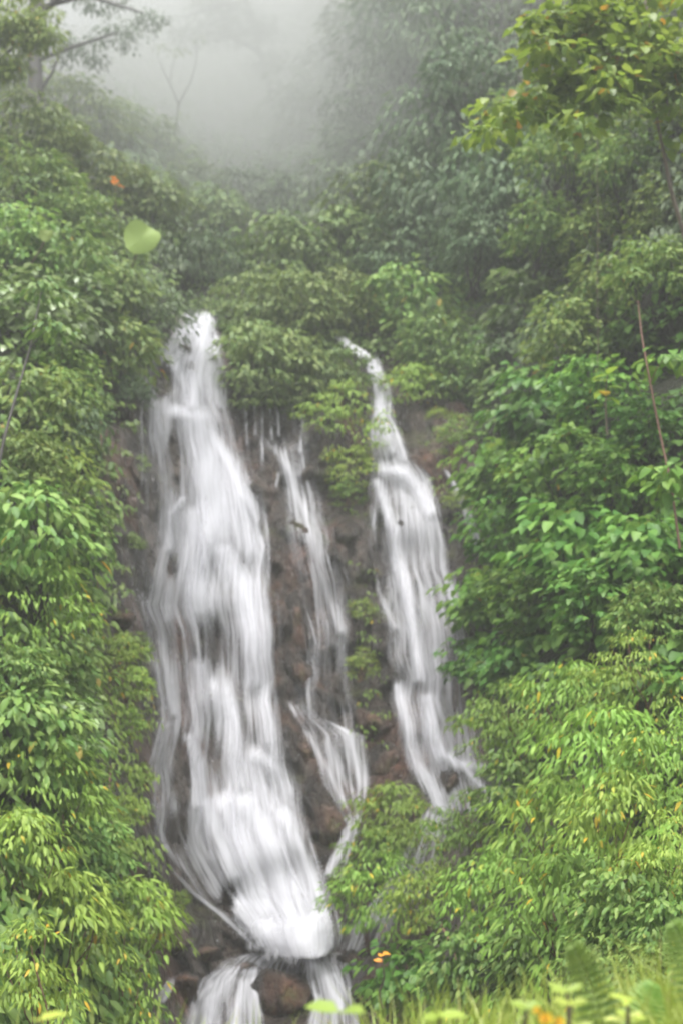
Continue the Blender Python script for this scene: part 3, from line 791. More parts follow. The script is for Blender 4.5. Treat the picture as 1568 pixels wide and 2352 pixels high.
def crown_points(n, rad, r, low=-0.45, inner=0.25):
    """Spray centres over an uneven ellipsoid."""
    ct = r.uniform(low, 1, n); ph = r.uniform(0, 2 * math.pi, n)
    st = np.sqrt(1 - ct ** 2)
    dirs = np.stack([st * np.cos(ph), st * np.sin(ph), ct], 1)
    lob = unit(r.normal(0, 1, (6, 3)))
    lump = 0.78 + 0.34 * np.max(np.clip(dirs @ lob.T, 0, 1) ** 4, axis=1)
    f = np.where(r.uniform(0, 1, n) < inner, r.uniform(0.3, 0.7, n), r.uniform(0.82, 1.05, n)) * lump
    return dirs * f[:, None] * np.array(rad), unit(dirs * np.array([1, 1, 0.4]))

# shrub models: crown of radius about 0.75 m whose centre is 0.6 m above the root
RAD0, HC = 0.75, 0.6
def shrub_model(kind, seed, n=56, rad=(0.78, 0.62, 0.72)):
    r = np.random.default_rng(seed)
    sz = (0.82, 1.0, 1.28)[seed % 10 % 3]
    n = int(n / sz ** 1.2)
    c, o = crown_points(n, rad, r, low=-0.75, inner=0.15)
    c[:, 2] += HC
    v, f = sprays(c, o, kind, r, sz)
    crown = mesh("shrub_crown_" + kind, v, f)
    crown.materials.append(M[kind])
    parts = []
    for i in r.choice(n, 9, replace=False):
        e = c[i] * np.array([0.9, 0.9, 1]) * 0.95
        pts = bend((r.normal(0, .05), 0.25 + r.normal(0, .05), -0.35), e, 8, 0.05, 0, r)
        parts.append(tube(pts, np.linspace(0.016, 0.004, 8), 5))
    sv, sf = join_parts(parts)
    stem = mesh("shrub_stems", sv, sf, True)
    stem.materials.append(M['twig'] if kind in ('narrow',) else M['bark'])
    return crown, stem
MODELS = {}
for ki, k in enumerate(KIND):
    MODELS[k] = [shrub_model(k, 100 + 10 * ki + j) for j in range(3)]
first = {}
def shrub(kind, px, py, rpx, label, pull=0.75, name="shrub", cat="shrub", group=None, y=None, flat=1.0):
    r = random
    base = D(px, py) if y is None else y
    m = base / FPX
    rad = rpx * m
    s = rad / RAD0
    c = P(px, py, base - pull * rad * r.uniform(0.6, 1.5))
    root = empty(name, (c[0], c[1], c[2] - HC * s))
    root.scale = (s, s, s * flat)
    root.rotation_euler = (0, 0, r.uniform(-0.9, 0.9))
    tag(root, label, cat, group or "shrubs on the ravine slope")
    cm, sm = r.choice(MODELS[kind])
    key = cm.name
    if key not in first:
        first[key] = (obj("foliage", cm, None, root), obj("stem", sm, None, root))
    else:
        for src in first[key]:
            q = src.copy(); COL.objects.link(q); q.parent = root
    return root

SH = [
 # lower left, nearest bushes
 ('narrow', 70, 2290, 135, "yellow-green bush filling the lower left corner of the view"),
 ('narrow', 250, 2255, 115, "narrow-leaved bush beside the small white spout, lowest on the left"),
 ('narrow', 285, 2110, 105, "drooping bush whose leafy tip points at the left foot of the main fall"),
 ('narrow', 120, 2110, 125, "yellow-green bush with orange-tinged leaves above the lower left corner"),
 ('narrow', 40, 1960, 110, "bush against the left frame edge, second tier up from the corner"),
 ('medium', 180, 1960, 100, "rounded green bush above the tip-pointing bush, beside brown bank rocks"),
 ('narrow', 90, 1830, 120, "light yellow-green dome of leaves left of the vine-hung lower rock"),
 ('medium', 190, 1770, 85, "tiered green bush just under the large pale round leaves"),
 ('medium', 60, 1700, 115, "green bush behind the large pale round leaves at the left edge"),
 ('pale', 150, 1650, 80, "low plant with large pale round leaves on the lower left slope"),
 ('medium', 150, 1545, 95, "dark green tier under the bright yellow bush on the left"),
 ('medium', 30, 1560, 95, "shaded bush at the left edge below the bright yellow bush"),
 ('narrow', 70, 1400, 125, "bright yellow-green bush at the left edge, brightest on that side"),
 ('narrow', 165, 1440, 75, "outer lobe of the bright yellow bush, leaning towards the grey block"),
 ('medium', 60, 1230, 120, "mid green bush with reddish twigs above the bright yellow bush"),
 ('medium', 200, 1230, 85, "leafy bulge overhanging the smooth grey rock rib on the left"),
 ('medium', 150, 1120, 100, "green bush level with the ledge of the main fall, left slope"),
 ('medium', 40, 1060, 90, "shadowy bush at the left edge crossed by a long dark stem"),
 ('dull', 180, 990, 75, "flat-tiered dull green bush left of the brown rock corner"),
 ('medium', 90, 940, 110, "layered green bush just below the glossy pale-leaved tree"),
 ('medium', 180, 870, 85, "green bush with drooping sprays beside the main fall's upper left"),
 ('medium', 275, 800, 75, "leafy bush overhanging the left shoulder of the main fall"),
 ('dull', 300, 900, 45, "limp olive fern clump hanging over rock left of the main fall"),
 ('pale', 60, 740, 110, "glossy bush with big pale leaves at the left edge, near the fall's top level"),
 ('pale', 170, 720, 75, "smaller pale-leaved bush reaching right from the glossy left one"),
 ('dull', 335, 710, 90, "soft grey-green bush beside the top lip of the main fall, left side"),
 ('small', 240, 660, 95, "dim green bush under the huge lime leaf"),
 ('medium', 296, 592, 40, "small green bush whose sprays overlap the lower rim of the huge lime leaf"),
 ('medium', 130, 620, 105, "green bush left of the huge lime leaf"),
 ('medium', 40, 560, 100, "dark bush with a reddish dead leaf at the left edge"),
 ('medium', 170, 510, 90, "bush with long pale leaf tips above the small lime leaf"),
 ('medium', 60, 430, 115, "bush with long hanging pale leaves under the misty tree trunk"),
 ('small', 220, 420, 90, "misty bush carrying a single orange leaf"),
 ('small', 340, 470, 95, "hazy bush right of the orange-leaf bush"),
 ('small', 430, 420, 75, "hazy outermost bush of the left ridge, against the dark mist"),
 ('dull', 400, 580, 80, "dim bush right of the huge lime leaf, above the main fall's lip"),
 ('small', 60, 320, 105, "hazy bush at the foot of the misty trunk, left edge"),
 ('small', 190, 270, 90, "rounded misty bush right of the dark trunk's foot"),
 ('small', 300, 320, 85, "misty bush below the bare forked sapling"),
 ('small', 380, 370, 65, "small misty bush at the foot of the bare forked sapling"),
 # middle, above the falls
 ('dull', 480, 610, 80, "dim bush in the notch right above the main fall"),
 ('small', 500, 500, 80, "grey-green bush in the notch with two pale leaves"),
 ('small', 560, 700, 95, "soft light green bush right beside the main fall's top"),
 ('small', 590, 830, 85, "bush whose leaves drip over the rock right of the main fall"),
 ('small', 670, 850, 85, "dense small-leaved bush overhanging the thin water threads"),
 ('small', 680, 720, 95, "dense green bush at the head of the middle rock"),
 ('small', 760, 850, 75, "bush left of the right fall's lip, above the hanging clump"),
 ('small', 770, 700, 80, "green bush directly above the right fall's slanting lip stream"),
 ('narrow', 790, 960, 78, "yellow-green clump hanging beside the right fall's upper part"),
 ('narrow', 800, 1070, 52, "lower tongue of the hanging clump, tapering down the brown rock"),
 ('small', 660, 590, 95, "hazy bush in the middle of the slope above both falls"),
 ('small', 790, 580, 95, "mid slope bush with pale highlights above the right fall"),
 ('dull', 600, 470, 85, "foggy bush on the middle slope under the dark mist"),
 ('dull', 730, 460, 90, "foggy bush right of centre on the upper slope"),
 ('small', 870, 480, 100, "hazy light green bush on the rising right slope"),
 ('narrow', 865, 730, 45, "small bright sprig at the lip of the right waterfall"),
 ('medium', 930, 700, 90, "arching layered bush right of the right fall's lip"),
 ('medium', 1060, 690, 90, "second arching layered bush, deeper under the dark hollow"),
 ('narrow', 945, 880, 55, "bright drooping clump right of the right fall's upper part"),
 ('medium', 1000, 790, 75, "dark layered bush above the brown corner of rock"),
 ('medium', 1090, 860, 80, "shaded bush between brown rock and the big broad-leaved bushes"),
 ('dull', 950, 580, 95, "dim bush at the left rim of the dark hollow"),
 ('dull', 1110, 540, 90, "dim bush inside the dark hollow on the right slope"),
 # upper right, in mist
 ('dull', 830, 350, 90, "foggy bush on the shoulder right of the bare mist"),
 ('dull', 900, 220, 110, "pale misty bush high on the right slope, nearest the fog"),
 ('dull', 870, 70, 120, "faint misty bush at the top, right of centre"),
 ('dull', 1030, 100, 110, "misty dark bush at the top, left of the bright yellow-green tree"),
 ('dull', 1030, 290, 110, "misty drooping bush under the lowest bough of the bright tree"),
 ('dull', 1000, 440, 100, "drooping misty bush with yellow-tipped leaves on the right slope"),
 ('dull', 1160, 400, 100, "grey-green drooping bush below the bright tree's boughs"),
 ('medium', 1300, 350, 95, "shaded bush right of the long pale hanging thread, upper right"),
 ('medium', 1450, 380, 95, "dark bush behind the slim pale trunk, upper right"),
 ('medium', 1250, 520, 75, "dark bush in the shade under the upper right slope"),
 ('medium', 1390, 530, 85, "light-topped bush crossed by the long pale hanging thread"),
 ('medium', 1500, 620, 90, "green bush at the right edge below the slim trunk's foot"),
 ('medium', 1400, 660, 85, "rounded green bush right of the silvery glinting bush"),
 ('pale', 1235, 680, 70, "silvery glinting bush at the left rim of the right bank"),
 ('medium', 1310, 760, 85, "shaded bush under the silvery glinting bush"),
 ('medium', 1470, 790, 100, "dark bush behind the long reddish stem"),
 # right bank, broad leaves
 ('broad', 1260, 930, 95, "broad-leaved bush forming the upper left tier of the right bank"),
 ('broad', 1390, 910, 95, "broad-leaved bush under the light yellow shoot, right bank top tier"),
 ('broad', 1500, 990, 85, "broad-leaved bush at the right edge where the reddish stem ends"),
 ('broad', 1165, 1065, 80, "broad-leaved bush whose pale tips reach the trickle's rock"),
 ('broad', 1300, 1080, 100, "large broad-leaved bush in the middle of the right bank"),
 ('broad', 1430, 1120, 95, "vivid broad-leaved bush right of the large middle one"),
 ('broad', 1200, 1210, 90, "broad-leaved bush level with the trickle's lower end"),
 ('broad', 1330, 1240, 100, "broad-leaved bush with one yellow leaf, centre right bank"),
 ('broad', 1490, 1260, 90, "shaded broad-leaved bush at the right edge, middle height"),
 ('broad', 1130, 1360, 75, "broad-leaved bush with a long leaf poking over the right fall"),
 ('broad', 1250, 1390, 95, "dark broad-leaved bush behind the poking-leaf bush"),
 ('broad', 1390, 1390, 95, "broad-leaved bush above the light yellow-green lower thicket"),
 ('broad', 1100, 1510, 52, "small leafy bush at the lower right rim of the right fall"),
 ('broad', 1200, 1510, 75, "broad-leaved bush joining the lower thicket, right of the small rim bush"),
 # lower right thicket, narrow leaves
 ('medium', 1510, 1420, 95, "grey-green bush at the right edge above the yellow thicket"),
 ('narrow', 1180, 1680, 100, "fan-shaped bush pointing left at the foot of the right fall"),
 ('narrow', 1320, 1600, 95, "yellow-green bush at the top of the lower right thicket"),
 ('narrow', 1460, 1570, 100, "yellowest bush of the lower right thicket, at its upper right"),
 ('narrow', 1400, 1730, 120, "large narrow-leaved bush in the middle of the lower right thicket"),
 ('narrow', 1530, 1760, 100, "narrow-leaved bush at the right edge of the thicket, with orange flecks"),
 ('medium', 1190, 1810, 80, "shaded green bush under the fan-shaped bush"),
 ('narrow', 1270, 1880, 110, "narrow-leaved bush right of the dark boulders at the fall's foot"),
 ('narrow', 1430, 1900, 120, "dense narrow-leaved bush with hanging yellow leaves, right thicket"),
 ('narrow', 1540, 1980, 95, "narrow-leaved bush at the right edge below the orange-flecked one"),
 ('narrow', 1080, 1920, 85, "bush hanging below the foot of the right waterfall"),
 ('narrow', 895, 1860, 72, "thin bush with hanging yellow leaves in front of the low cascade"),
 ('narrow', 870, 1960, 70, "yellow-flecked bush between the low cascade's end and the hidden broken water"),
 ('narrow', 960, 1930, 75, "light green bush just under the see-through rim of the right fall's foot"),
 ('narrow', 870, 2060, 90, "feathery bush leaning left over the white base of the main fall"),
 ('narrow', 980, 2070, 80, "see-through bush in front of the hidden broken water"),
 ('narrow', 1130, 2060, 105, "narrow-leaved bush right of the hidden broken water"),
 ('narrow', 1290, 2060, 115, "light green bush over the dark hollow of the lower right"),
 ('medium', 1440, 2080, 100, "dark-hollowed bush at the lower right, above the fern"),
 ('medium', 1540, 2130, 80, "shaded bush at the right edge behind the tall grass"),
 ('broad', 950, 2240, 75, "low vivid green bush between the lower cascade and the brown twigs"),
 ('medium', 1080, 2210, 90, "shaded twiggy bush right of the low vivid green bush"),
 ('medium', 1220, 2210, 90, "green bush left of the fern, with hanging yellow leaves"),
 ('medium', 1380, 2220, 85, "dark green bush just behind the bright fern"),
 ('medium', 1500, 2240, 80, "green bush behind the grass in the lower right corner"),
 ('narrow', 265, 1500, 48, "olive plant between the grey block and the brown bank, left of the main fall"),
 ('narrow', 320, 1480, 26, "tuft of thin leaves on rock just left of the main fall's spur"),
 ('narrow', 250, 1950, 50, "ragged olive plant on the brown bank above the drooping tip-pointing bush"),
 ('narrow', 320, 1780, 28, "small tuft on the brown bank at the main fall's lower left edge"),
 ('small', 590, 905, 50, "fringe of leaves hanging over the left end of the thin water threads"),
 ('small', 700, 905, 50, "fringe of leaves hanging over the right end of the thin water threads"),
 ('narrow', 800, 1130, 34, "lowest tip of the hanging clump, trailing on brown rock"),
 ('narrow', 1060, 1150, 34, "small olive plant on dark rock beside the slender outer trickle"),
 ('narrow', 1050, 1000, 46, "shaded plant in the brown rock corner above the slender outer trickle"),
 ('narrow', 830, 1400, 26, "thin leaves on the brown rib halfway down between middle and right falls"),
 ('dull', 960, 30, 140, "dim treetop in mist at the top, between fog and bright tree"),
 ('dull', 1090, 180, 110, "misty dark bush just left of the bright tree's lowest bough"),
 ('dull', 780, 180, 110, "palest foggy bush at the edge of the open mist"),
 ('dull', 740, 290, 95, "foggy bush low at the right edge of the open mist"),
 ('medium', 1230, 290, 110, "shaded bush behind the bright tree's middle bough"),
 ('medium', 1540, 250, 100, "dark bush behind the slim pale trunk's bend, right edge"),
 ('medium', 1380, 250, 110, "shaded bush between two boughs of the bright tree"),
 ('medium', 1540, 480, 80, "dark bush at the right edge beside the slim pale trunk"),
 ('medium', 30, 210, 95, "light green bush at the left edge in front of the misty trunk"),
 ('small', 120, 330, 80, "hazy bush directly in front of the misty trunk's foot"),
 # small growth on the wet rock
 ('narrow', 300, 1565, 42, "small olive plant clinging to rock left of the main fall, below the grey block"),
 ('narrow', 290, 1660, 36, "wispy plant hanging on brown rock by the lower left of the main fall"),
 ('narrow', 285, 1860, 38, "sprig of thin leaves on the brown bank left of the main base"),
 ('small', 315, 1065, 24, "tiny green sprig on rock at the main fall's left edge, upper"),
 ('small', 305, 1245, 22, "tiny green sprig on rock at the main fall's left edge, lower"),
 ('narrow', 415, 2065, 20, "tiny tuft on the rock under the thin left ribbon of water"),
 ('narrow', 830, 1520, 30, "little plant on the brown rib between middle and right falls"),
 ('narrow', 1010, 960, 26, "little sprig with a yellow leaf on the brown rock right of the right fall"),
]
OVERHANG = {(1000, 440): 2.0, (1160, 400): 2.2, (1110, 540): 1.9, (1250, 520): 1.9, (950, 580): 1.4, (870, 480): 1.2, (1300, 350): 1.8}
for k, px, py, rp, lab in SH:
    if 140 <= px <= 300 and 850 <= py <= 1800 and rp > 50: px, rp = px - 26, rp * 0.95
    shrub(k, px, py, rp * 1.2, lab, pull=OVERHANG.get((px, py), 0.95))

# ------------------------------------------------------------------ undergrowth that nobody could count
def undergrowth(label, kind, n, box, seed, poly=None, size=1.0, off=0.02, lmul=0.8, dmax=None, mat=None, on_rock=False):
    r = np.random.default_rng(seed)
    px = r.uniform(box[0], box[2], n * 2); py = r.uniform(box[1], box[3], n * 2)
    keep = ~inside(px, py, ROCK) if not on_rock else np.ones(len(px), bool)
    if poly is not None: keep &= inside(px, py, poly)
    dd = D(px, py)
    if dmax: keep &= dd < dmax
    px, py, dd = px[keep][:n], py[keep][:n], dd[keep][:n]
    c = P(px, py, dd - off - r.uniform(0, 0.2, len(px)))
    o = unit(np.stack([r.normal(0, 0.4, len(px)), -np.ones(len(px)), np.full(len(px), 0.1)], 1))
    v, f = sprays(c, o, kind, r, size, lmul)
    ob = obj("undergrowth", mesh("undergrowth", v, f), M[mat or kind])
    tag(ob, label, "undergrowth", kind='stuff')
undergrowth("low leafy growth covering the left slope between the bushes", 'medium', 1150, (-350, 560, 330, 2420), 31)
undergrowth("dim leafy growth covering the middle slope above the falls", 'small', 1800, (300, 380, 1150, 960), 32, size=1.15)
undergrowth("low leafy growth covering the right bank between the bushes", 'broad', 650, (1060, 560, 1950, 1560), 33)
undergrowth("low narrow-leaved growth covering the lower right slope", 'narrow', 720, (830, 1540, 1950, 2450), 34)
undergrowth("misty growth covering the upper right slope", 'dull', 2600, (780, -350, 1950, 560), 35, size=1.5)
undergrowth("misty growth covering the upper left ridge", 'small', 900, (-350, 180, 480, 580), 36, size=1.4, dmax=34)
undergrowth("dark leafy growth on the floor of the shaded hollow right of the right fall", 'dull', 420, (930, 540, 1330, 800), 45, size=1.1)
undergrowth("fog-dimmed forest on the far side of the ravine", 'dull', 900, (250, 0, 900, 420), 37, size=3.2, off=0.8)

undergrowth("olive trailing plants over the brown bank left of the main fall", 'narrow', 130, (205, 1440, 420, 2140), 41, poly=[(205, 1440), (325, 1450), (345, 1700), (330, 1880), (400, 2100), (330, 2140), (230, 1950)], size=0.85, off=0.05, on_rock=True)
undergrowth("thin moss plants on the brown rib between the middle and right falls", 'narrow', 42, (770, 1100, 880, 1720), 42, poly=[(780, 1100), (845, 1100), (850, 1400), (880, 1500), (880, 1700), (820, 1700), (800, 1400)], size=0.65, off=0.03, lmul=0.5, on_rock=True)
undergrowth("sparse plants on the dark rock right of the right fall", 'narrow', 24, (910, 820, 1130, 1420), 43, poly=[(920, 830), (1000, 850), (1110, 1100), (1130, 1400), (1060, 1420), (1010, 1150), (950, 1000)], size=0.75, off=0.04, lmul=0.6, on_rock=True)
undergrowth("leafy fringe hanging over the rock edge left of the main fall's upper half", 'small', 26, (225, 900, 330, 1460), 44, poly=[(230, 900), (320, 900), (300, 1150), (275, 1300), (230, 1450)], size=0.8, off=0.05, lmul=0.7, on_rock=True)

# ------------------------------------------------------------------ trees
def tree(name, label, cat, kind, trunk, branches, blobs, bark, size=1.0, group=None, lmul=1.0, seed=0, dens=1.0):
    """TRUNK: [(px, py, y, radius)]; BRANCHES: lists of the same; BLOBS: (px, py, y, rx, rz, sprays) of crown, in metres."""
    r = np.random.default_rng(seed)
    p0 = P(*trunk[0][:3])
    root = empty(name, p0.tolist())
    tag(root, label, cat, group)
    def path(l):
        pts = np.array([P(*q[:3]) for q in l]); rad = [q[3] for q in l]
        t0 = np.linspace(0, 1, len(l)); t1 = np.linspace(0, 1, len(l) * 5)
        pp = np.stack([np.interp(t1, t0, pts[:, i]) for i in range(3)], 1)
        for i in range(3):
            a = pp[:, i].copy(); a[1:-1] = (pp[:-2, i] + pp[1:-1, i] + pp[2:, i]) / 3; pp[:, i] = a
        return tube(pp, np.interp(t1, t0, rad), 8)
    v, f = path(trunk)
    child_of(obj("trunk", mesh("trunk", v, f, True), M[bark]), root)
    if branches:
        for b in branches:
            v, f = path(b)
            child_of(obj("branch", mesh("branch", v, f, True), M[bark]), root)
    if blobs:
        vs = []
        for px, py, y, rx, rz, n in blobs:
            c, o = crown_points(int(n * dens), (rx, rx * 0.8, rz), r, low=-0.7, inner=0.4)
            vs.append(sprays(c + P(px, py, y), o, kind, r, size, lmul))
        v, f = join_parts(vs)
        child_of(obj("crown", mesh("crown", v, f), M[kind]), root)
    return root

tree("tree", "dark-trunked misty tree with drooping boughs in the top left corner", "tree", 'dull',
     [(86, 330, 26.9, 0.220), (86, 240, 26.9, 0.179), (80, 140, 26.9, 0.152), (78, 60, 27.0, 0.152), (90, -60, 27.2, 0.138), (100, -200, 27.4, 0.097)],
     [[(80, 50, 27.0, 0.097), (120, 10, 26.8, 0.068), (150, -20, 26.7, 0.055)], [(82, 140, 26.9, 0.068), (160, 110, 26.6, 0.041), (270, 75, 26.4, 0.021)],
      [(86, 215, 26.9, 0.055), (120, 170, 26.7, 0.034), (138, 120, 26.6, 0.021)], [(80, 60, 27.0, 0.068), (30, 30, 26.7, 0.041), (-20, 10, 26.4, 0.028)], [(78, 20, 27.0, 0.068), (200, -10, 26.8, 0.041), (330, 30, 26.6, 0.021)]],
     [(180, 120, 27.9, 0.62, 0.28, 20), (270, 75, 27.9, 0.62, 0.35, 22), (120, 90, 28.0, 0.50, 0.31, 14), (340, 40, 28.1, 0.50, 0.25, 12), (220, -10, 28.2, 1.00, 0.35, 20), (60, -40, 28.4, 1.00, 0.50, 22)], 'bark', 0.9, seed=1)
tree("tree", "light green leafy tree at the top left edge, left of the dark misty trunk", "tree", 'narrow',
     [(-25, 420, 23, 0.1), (-20, 250, 23, 0.08), (-10, 100, 23, 0.06), (0, -40, 23, 0.04)],
     [[(-15, 150, 23, 0.04), (30, 110, 22.8, 0.02), (70, 90, 22.7, 0.01)]],
     [(20, 60, 22.8, 0.5, 0.5, 70), (95, 70, 22.8, 0.34, 0.45, 40), (15, 150, 22.9, 0.36, 0.4, 44), (40, -30, 23, 0.6, 0.3, 26), (-60, 80, 23, 0.6, 0.9, 30)], 'bark', 1.0, seed=2)
tree("tree", "faint bough of a tree lost in mist at the top, left of centre", "tree", 'dull',
     [(640, 330, 48, 0.08), (620, 200, 46, 0.07), (590, 100, 44, 0.06), (560, -30, 42, 0.05)],
     [[(600, 120, 44, 0.08), (520, 80, 43, 0.05), (430, 70, 42, 0.02)], [(570, 0, 42, 0.06), (480, 20, 42, 0.04), (420, 40, 41.5, 0.02)]],
     [(440, 70, 42, 0.8, 0.4, 18), (520, 55, 42.5, 0.9, 0.5, 24), (590, 60, 43, 0.9, 0.6, 24), (500, -10, 42, 1.3, 0.5, 26), (620, 130, 44, 0.7, 0.4, 14)], 'bark', 1.5, seed=3)
tree("sapling", "bare forked sapling standing against the grey mist", "sapling", 'small',
     [(398, 420, 31, 0.03), (400, 320, 33, 0.028), (411, 240, 33, 0.024)],
     [[(411, 240, 33, 0.02), (392, 195, 33, 0.015), (375, 160, 33, 0.01), (362, 125, 33, 0.006)], [(411, 240, 33, 0.02), (440, 185, 33, 0.015), (452, 140, 33, 0.01), (453, 90, 33, 0.006)],
      [(390, 190, 33, 0.01), (398, 150, 33, 0.007), (405, 125, 33, 0.004)]],
     [(372, 110, 33, 0.16, 0.12, 3), (410, 115, 33, 0.14, 0.1, 3), (415, 265, 33, 0.1, 0.1, 2), (452, 85, 33, 0.15, 0.1, 2)], 'bark', 0.75, lmul=0.5, seed=4)
rb = random.Random(12)
BOUGHS = []
for line, w_, n_ in (([(1490, 150, 14.7), (1400, 150, 14.5), (1300, 170, 14.3), (1200, 205, 14.2), (1105, 262, 14.1)], 40, 40), ([(1500, 60, 14.7), (1380, 40, 14.5), (1215, 40, 14.3)], 50, 44),
                     ([(1568, 110, 14.6), (1480, 110, 14.5), (1400, 190, 14.3), (1290, 250, 14.2)], 38, 30), ([(1568, -40, 14.8), (1250, -40, 14.5)], 55, 30), ([(1590, 60, 14.7), (1540, 200, 14.5)], 44, 18)):
    for k in range(n_):
        q = (k + rb.random()) / n_ * (len(line) - 1); a = min(int(q), len(line) - 2); q -= a
        pt = [line[a][c] * (1 - q) + line[a + 1][c] * q for c in range(3)]
        BOUGHS.append((pt[0] + rb.gauss(0, w_ * 0.5), pt[1] + abs(rb.gauss(0, w_ * 0.75)) - 10, pt[2] + rb.gauss(0, 0.35), 0.1, 0.07, 2))
BOUGHS += [(1510, 262, 14.8, 0.09, 0.04, 2), (1560, 300, 14.8, 0.14, 0.12, 4)]
tree("tree", "bright yellow-green broad-leaved tree with orange leaves in the top right corner", "tree", 'bright',
     [(1600, 640, 15.2, 0.032), (1566, 525, 15.1, 0.027), (1540, 440, 15, 0.024), (1517, 320, 14.9, 0.021), (1500, 245, 14.8, 0.018), (1497, 150, 14.7, 0.015), (1490, 60, 14.7, 0.018), (1470, -60, 14.8, 0.014)],
     [[(1497, 150, 14.7, 0.016), (1400, 130, 14.5, 0.011), (1300, 160, 14.3, 0.008), (1200, 200, 14.2, 0.006), (1120, 250, 14.1, 0.004)],
      [(1490, 60, 14.7, 0.014), (1380, 30, 14.5, 0.01), (1260, 40, 14.4, 0.006)], [(1540, 280, 14.9, 0.018), (1525, 210, 14.8, 0.014), (1500, 130, 14.7, 0.01)],
      [(1470, -60, 14.8, 0.012), (1350, -80, 14.6, 0.008), (1240, -60, 14.5, 0.005)]],
     BOUGHS, 'twig_pale', 0.8, seed=5, lmul=0.75)
tree("sapling", "long reddish slanting stem with leaves at its foot on the right bank", "sapling", 'broad',
     [(1560, 1260, 12.6, 0.012), (1540, 1110, 12.7, 0.011), (1515, 1000, 12.8, 0.0105), (1492, 880, 12.9, 0.0095), (1472, 770, 13, 0.008), (1464, 690, 13.1, 0.005)],
     [[(1492, 880, 12.9, 0.006), (1510, 840, 12.8, 0.004), (1530, 820, 12.8, 0.003)]],
     [(1535, 815, 12.8, 0.14, 0.1, 3), (1540, 1080, 12.5, 0.24, 0.2, 6)], 'twig', 0.8, seed=6)
tree("sapling", "long dark slanting stem crossing the bushes at the left edge", "sapling", 'medium',
     [(-10, 1110, 12.6, 0.016), (12, 1000, 12.8, 0.015), (40, 900, 13.1, 0.013), (70, 800, 13.5, 0.011), (85, 720, 13.9, 0.008), (98, 660, 14.2, 0.005)],
     [[(70, 800, 13.5, 0.006), (95, 770, 13.5, 0.004), (120, 750, 13.5, 0.003)]],
     [(98, 655, 14.2, 0.16, 0.1, 4), (122, 745, 13.5, 0.12, 0.08, 3)], 'bark', 0.8, seed=7)
# long pale hanging thread, built in the form of a leafy vine
pts = np.array([P(1371 + 1.2 * math.sin(i * 0.7), y, 16.2) for i, y in enumerate(np.linspace(180, 860, 24))])
root = empty("hanging_thread", pts[0].tolist())
tag(root, "long pale thread hanging straight down in front of the right slope, modelled as a vine", "thread")
v, f = tube(pts, 0.0045, 5)
child_of(obj("stem", mesh("thread_line", v, f, True), M['twig_pale']), root)
rr = np.random.default_rng(5)
k = 10
pos = pts[rr.choice(24, k)]
v, f = leaves(pos, unit(np.stack([rr.normal(0, 0.7, k), -np.abs(rr.normal(0, 0.5, k)), -np.ones(k)], 1)), np.stack([rr.normal(0, .4, k), -np.ones(k), np.full(k, .6)], 1), 0.07, 0.03, 'oval')
child_of(obj("leaves", mesh("thread_leaves", v, f), M['medium']), root)

# orange and reddish twigs hanging at the left rock edge
def twig(line, y_off, label, r0=0.012):
    pts = np.array([P(a, b, D(a, b) - y_off) for a, b in line])
    t0 = np.linspace(0, 1, len(line)); t1 = np.linspace(0, 1, 12)
    pp = np.stack([np.interp(t1, t0, pts[:, i]) for i in range(3)], 1)
    v, f = tube(pp, np.linspace(r0, r0 * 0.4, 12), 6)
    root = empty("hanging_twig", pp[0].tolist())
    tag(root, label, "twig", "reddish twigs hanging over the rock")
    child_of(obj("stem", mesh("twig", v, f, True), M['twig']), root)
    k = 9
    pos = pp[rng.choice(12, k)]
    v, f = leaves(pos, unit(np.stack([rng.normal(0, .7, k), -np.abs(rng.normal(0, .6, k)), -np.ones(k)], 1)), np.stack([rng.normal(0, .4, k), -np.ones(k), np.full(k, .7)], 1), 0.1, 0.035, 'lance')
    child_of(obj("leaves", mesh("twig_leaves", v, f), M['narrow']), root)
twig([(228, 1290), (225, 1340), (226, 1390)], 0.45, "short reddish twig hanging by the grey block, left rock edge")
twig([(232, 960), (234, 1010), (228, 1080)], 0.4, "tan twig hanging beside the brown rock corner at upper left")
twig([(255, 1760), (250, 1830), (258, 1900)], 0.4, "reddish brown twig hanging on the bank left of the main base")
twig([(1095, 1150), (1100, 1210), (1112, 1260)], 0.5, "reddish twig hanging by the outer trickle under broad leaves")
twig([(1010, 2120), (1040, 2180), (1060, 2260)], 0.5, "reddish brown twig drooping among the shaded lower right leaves")

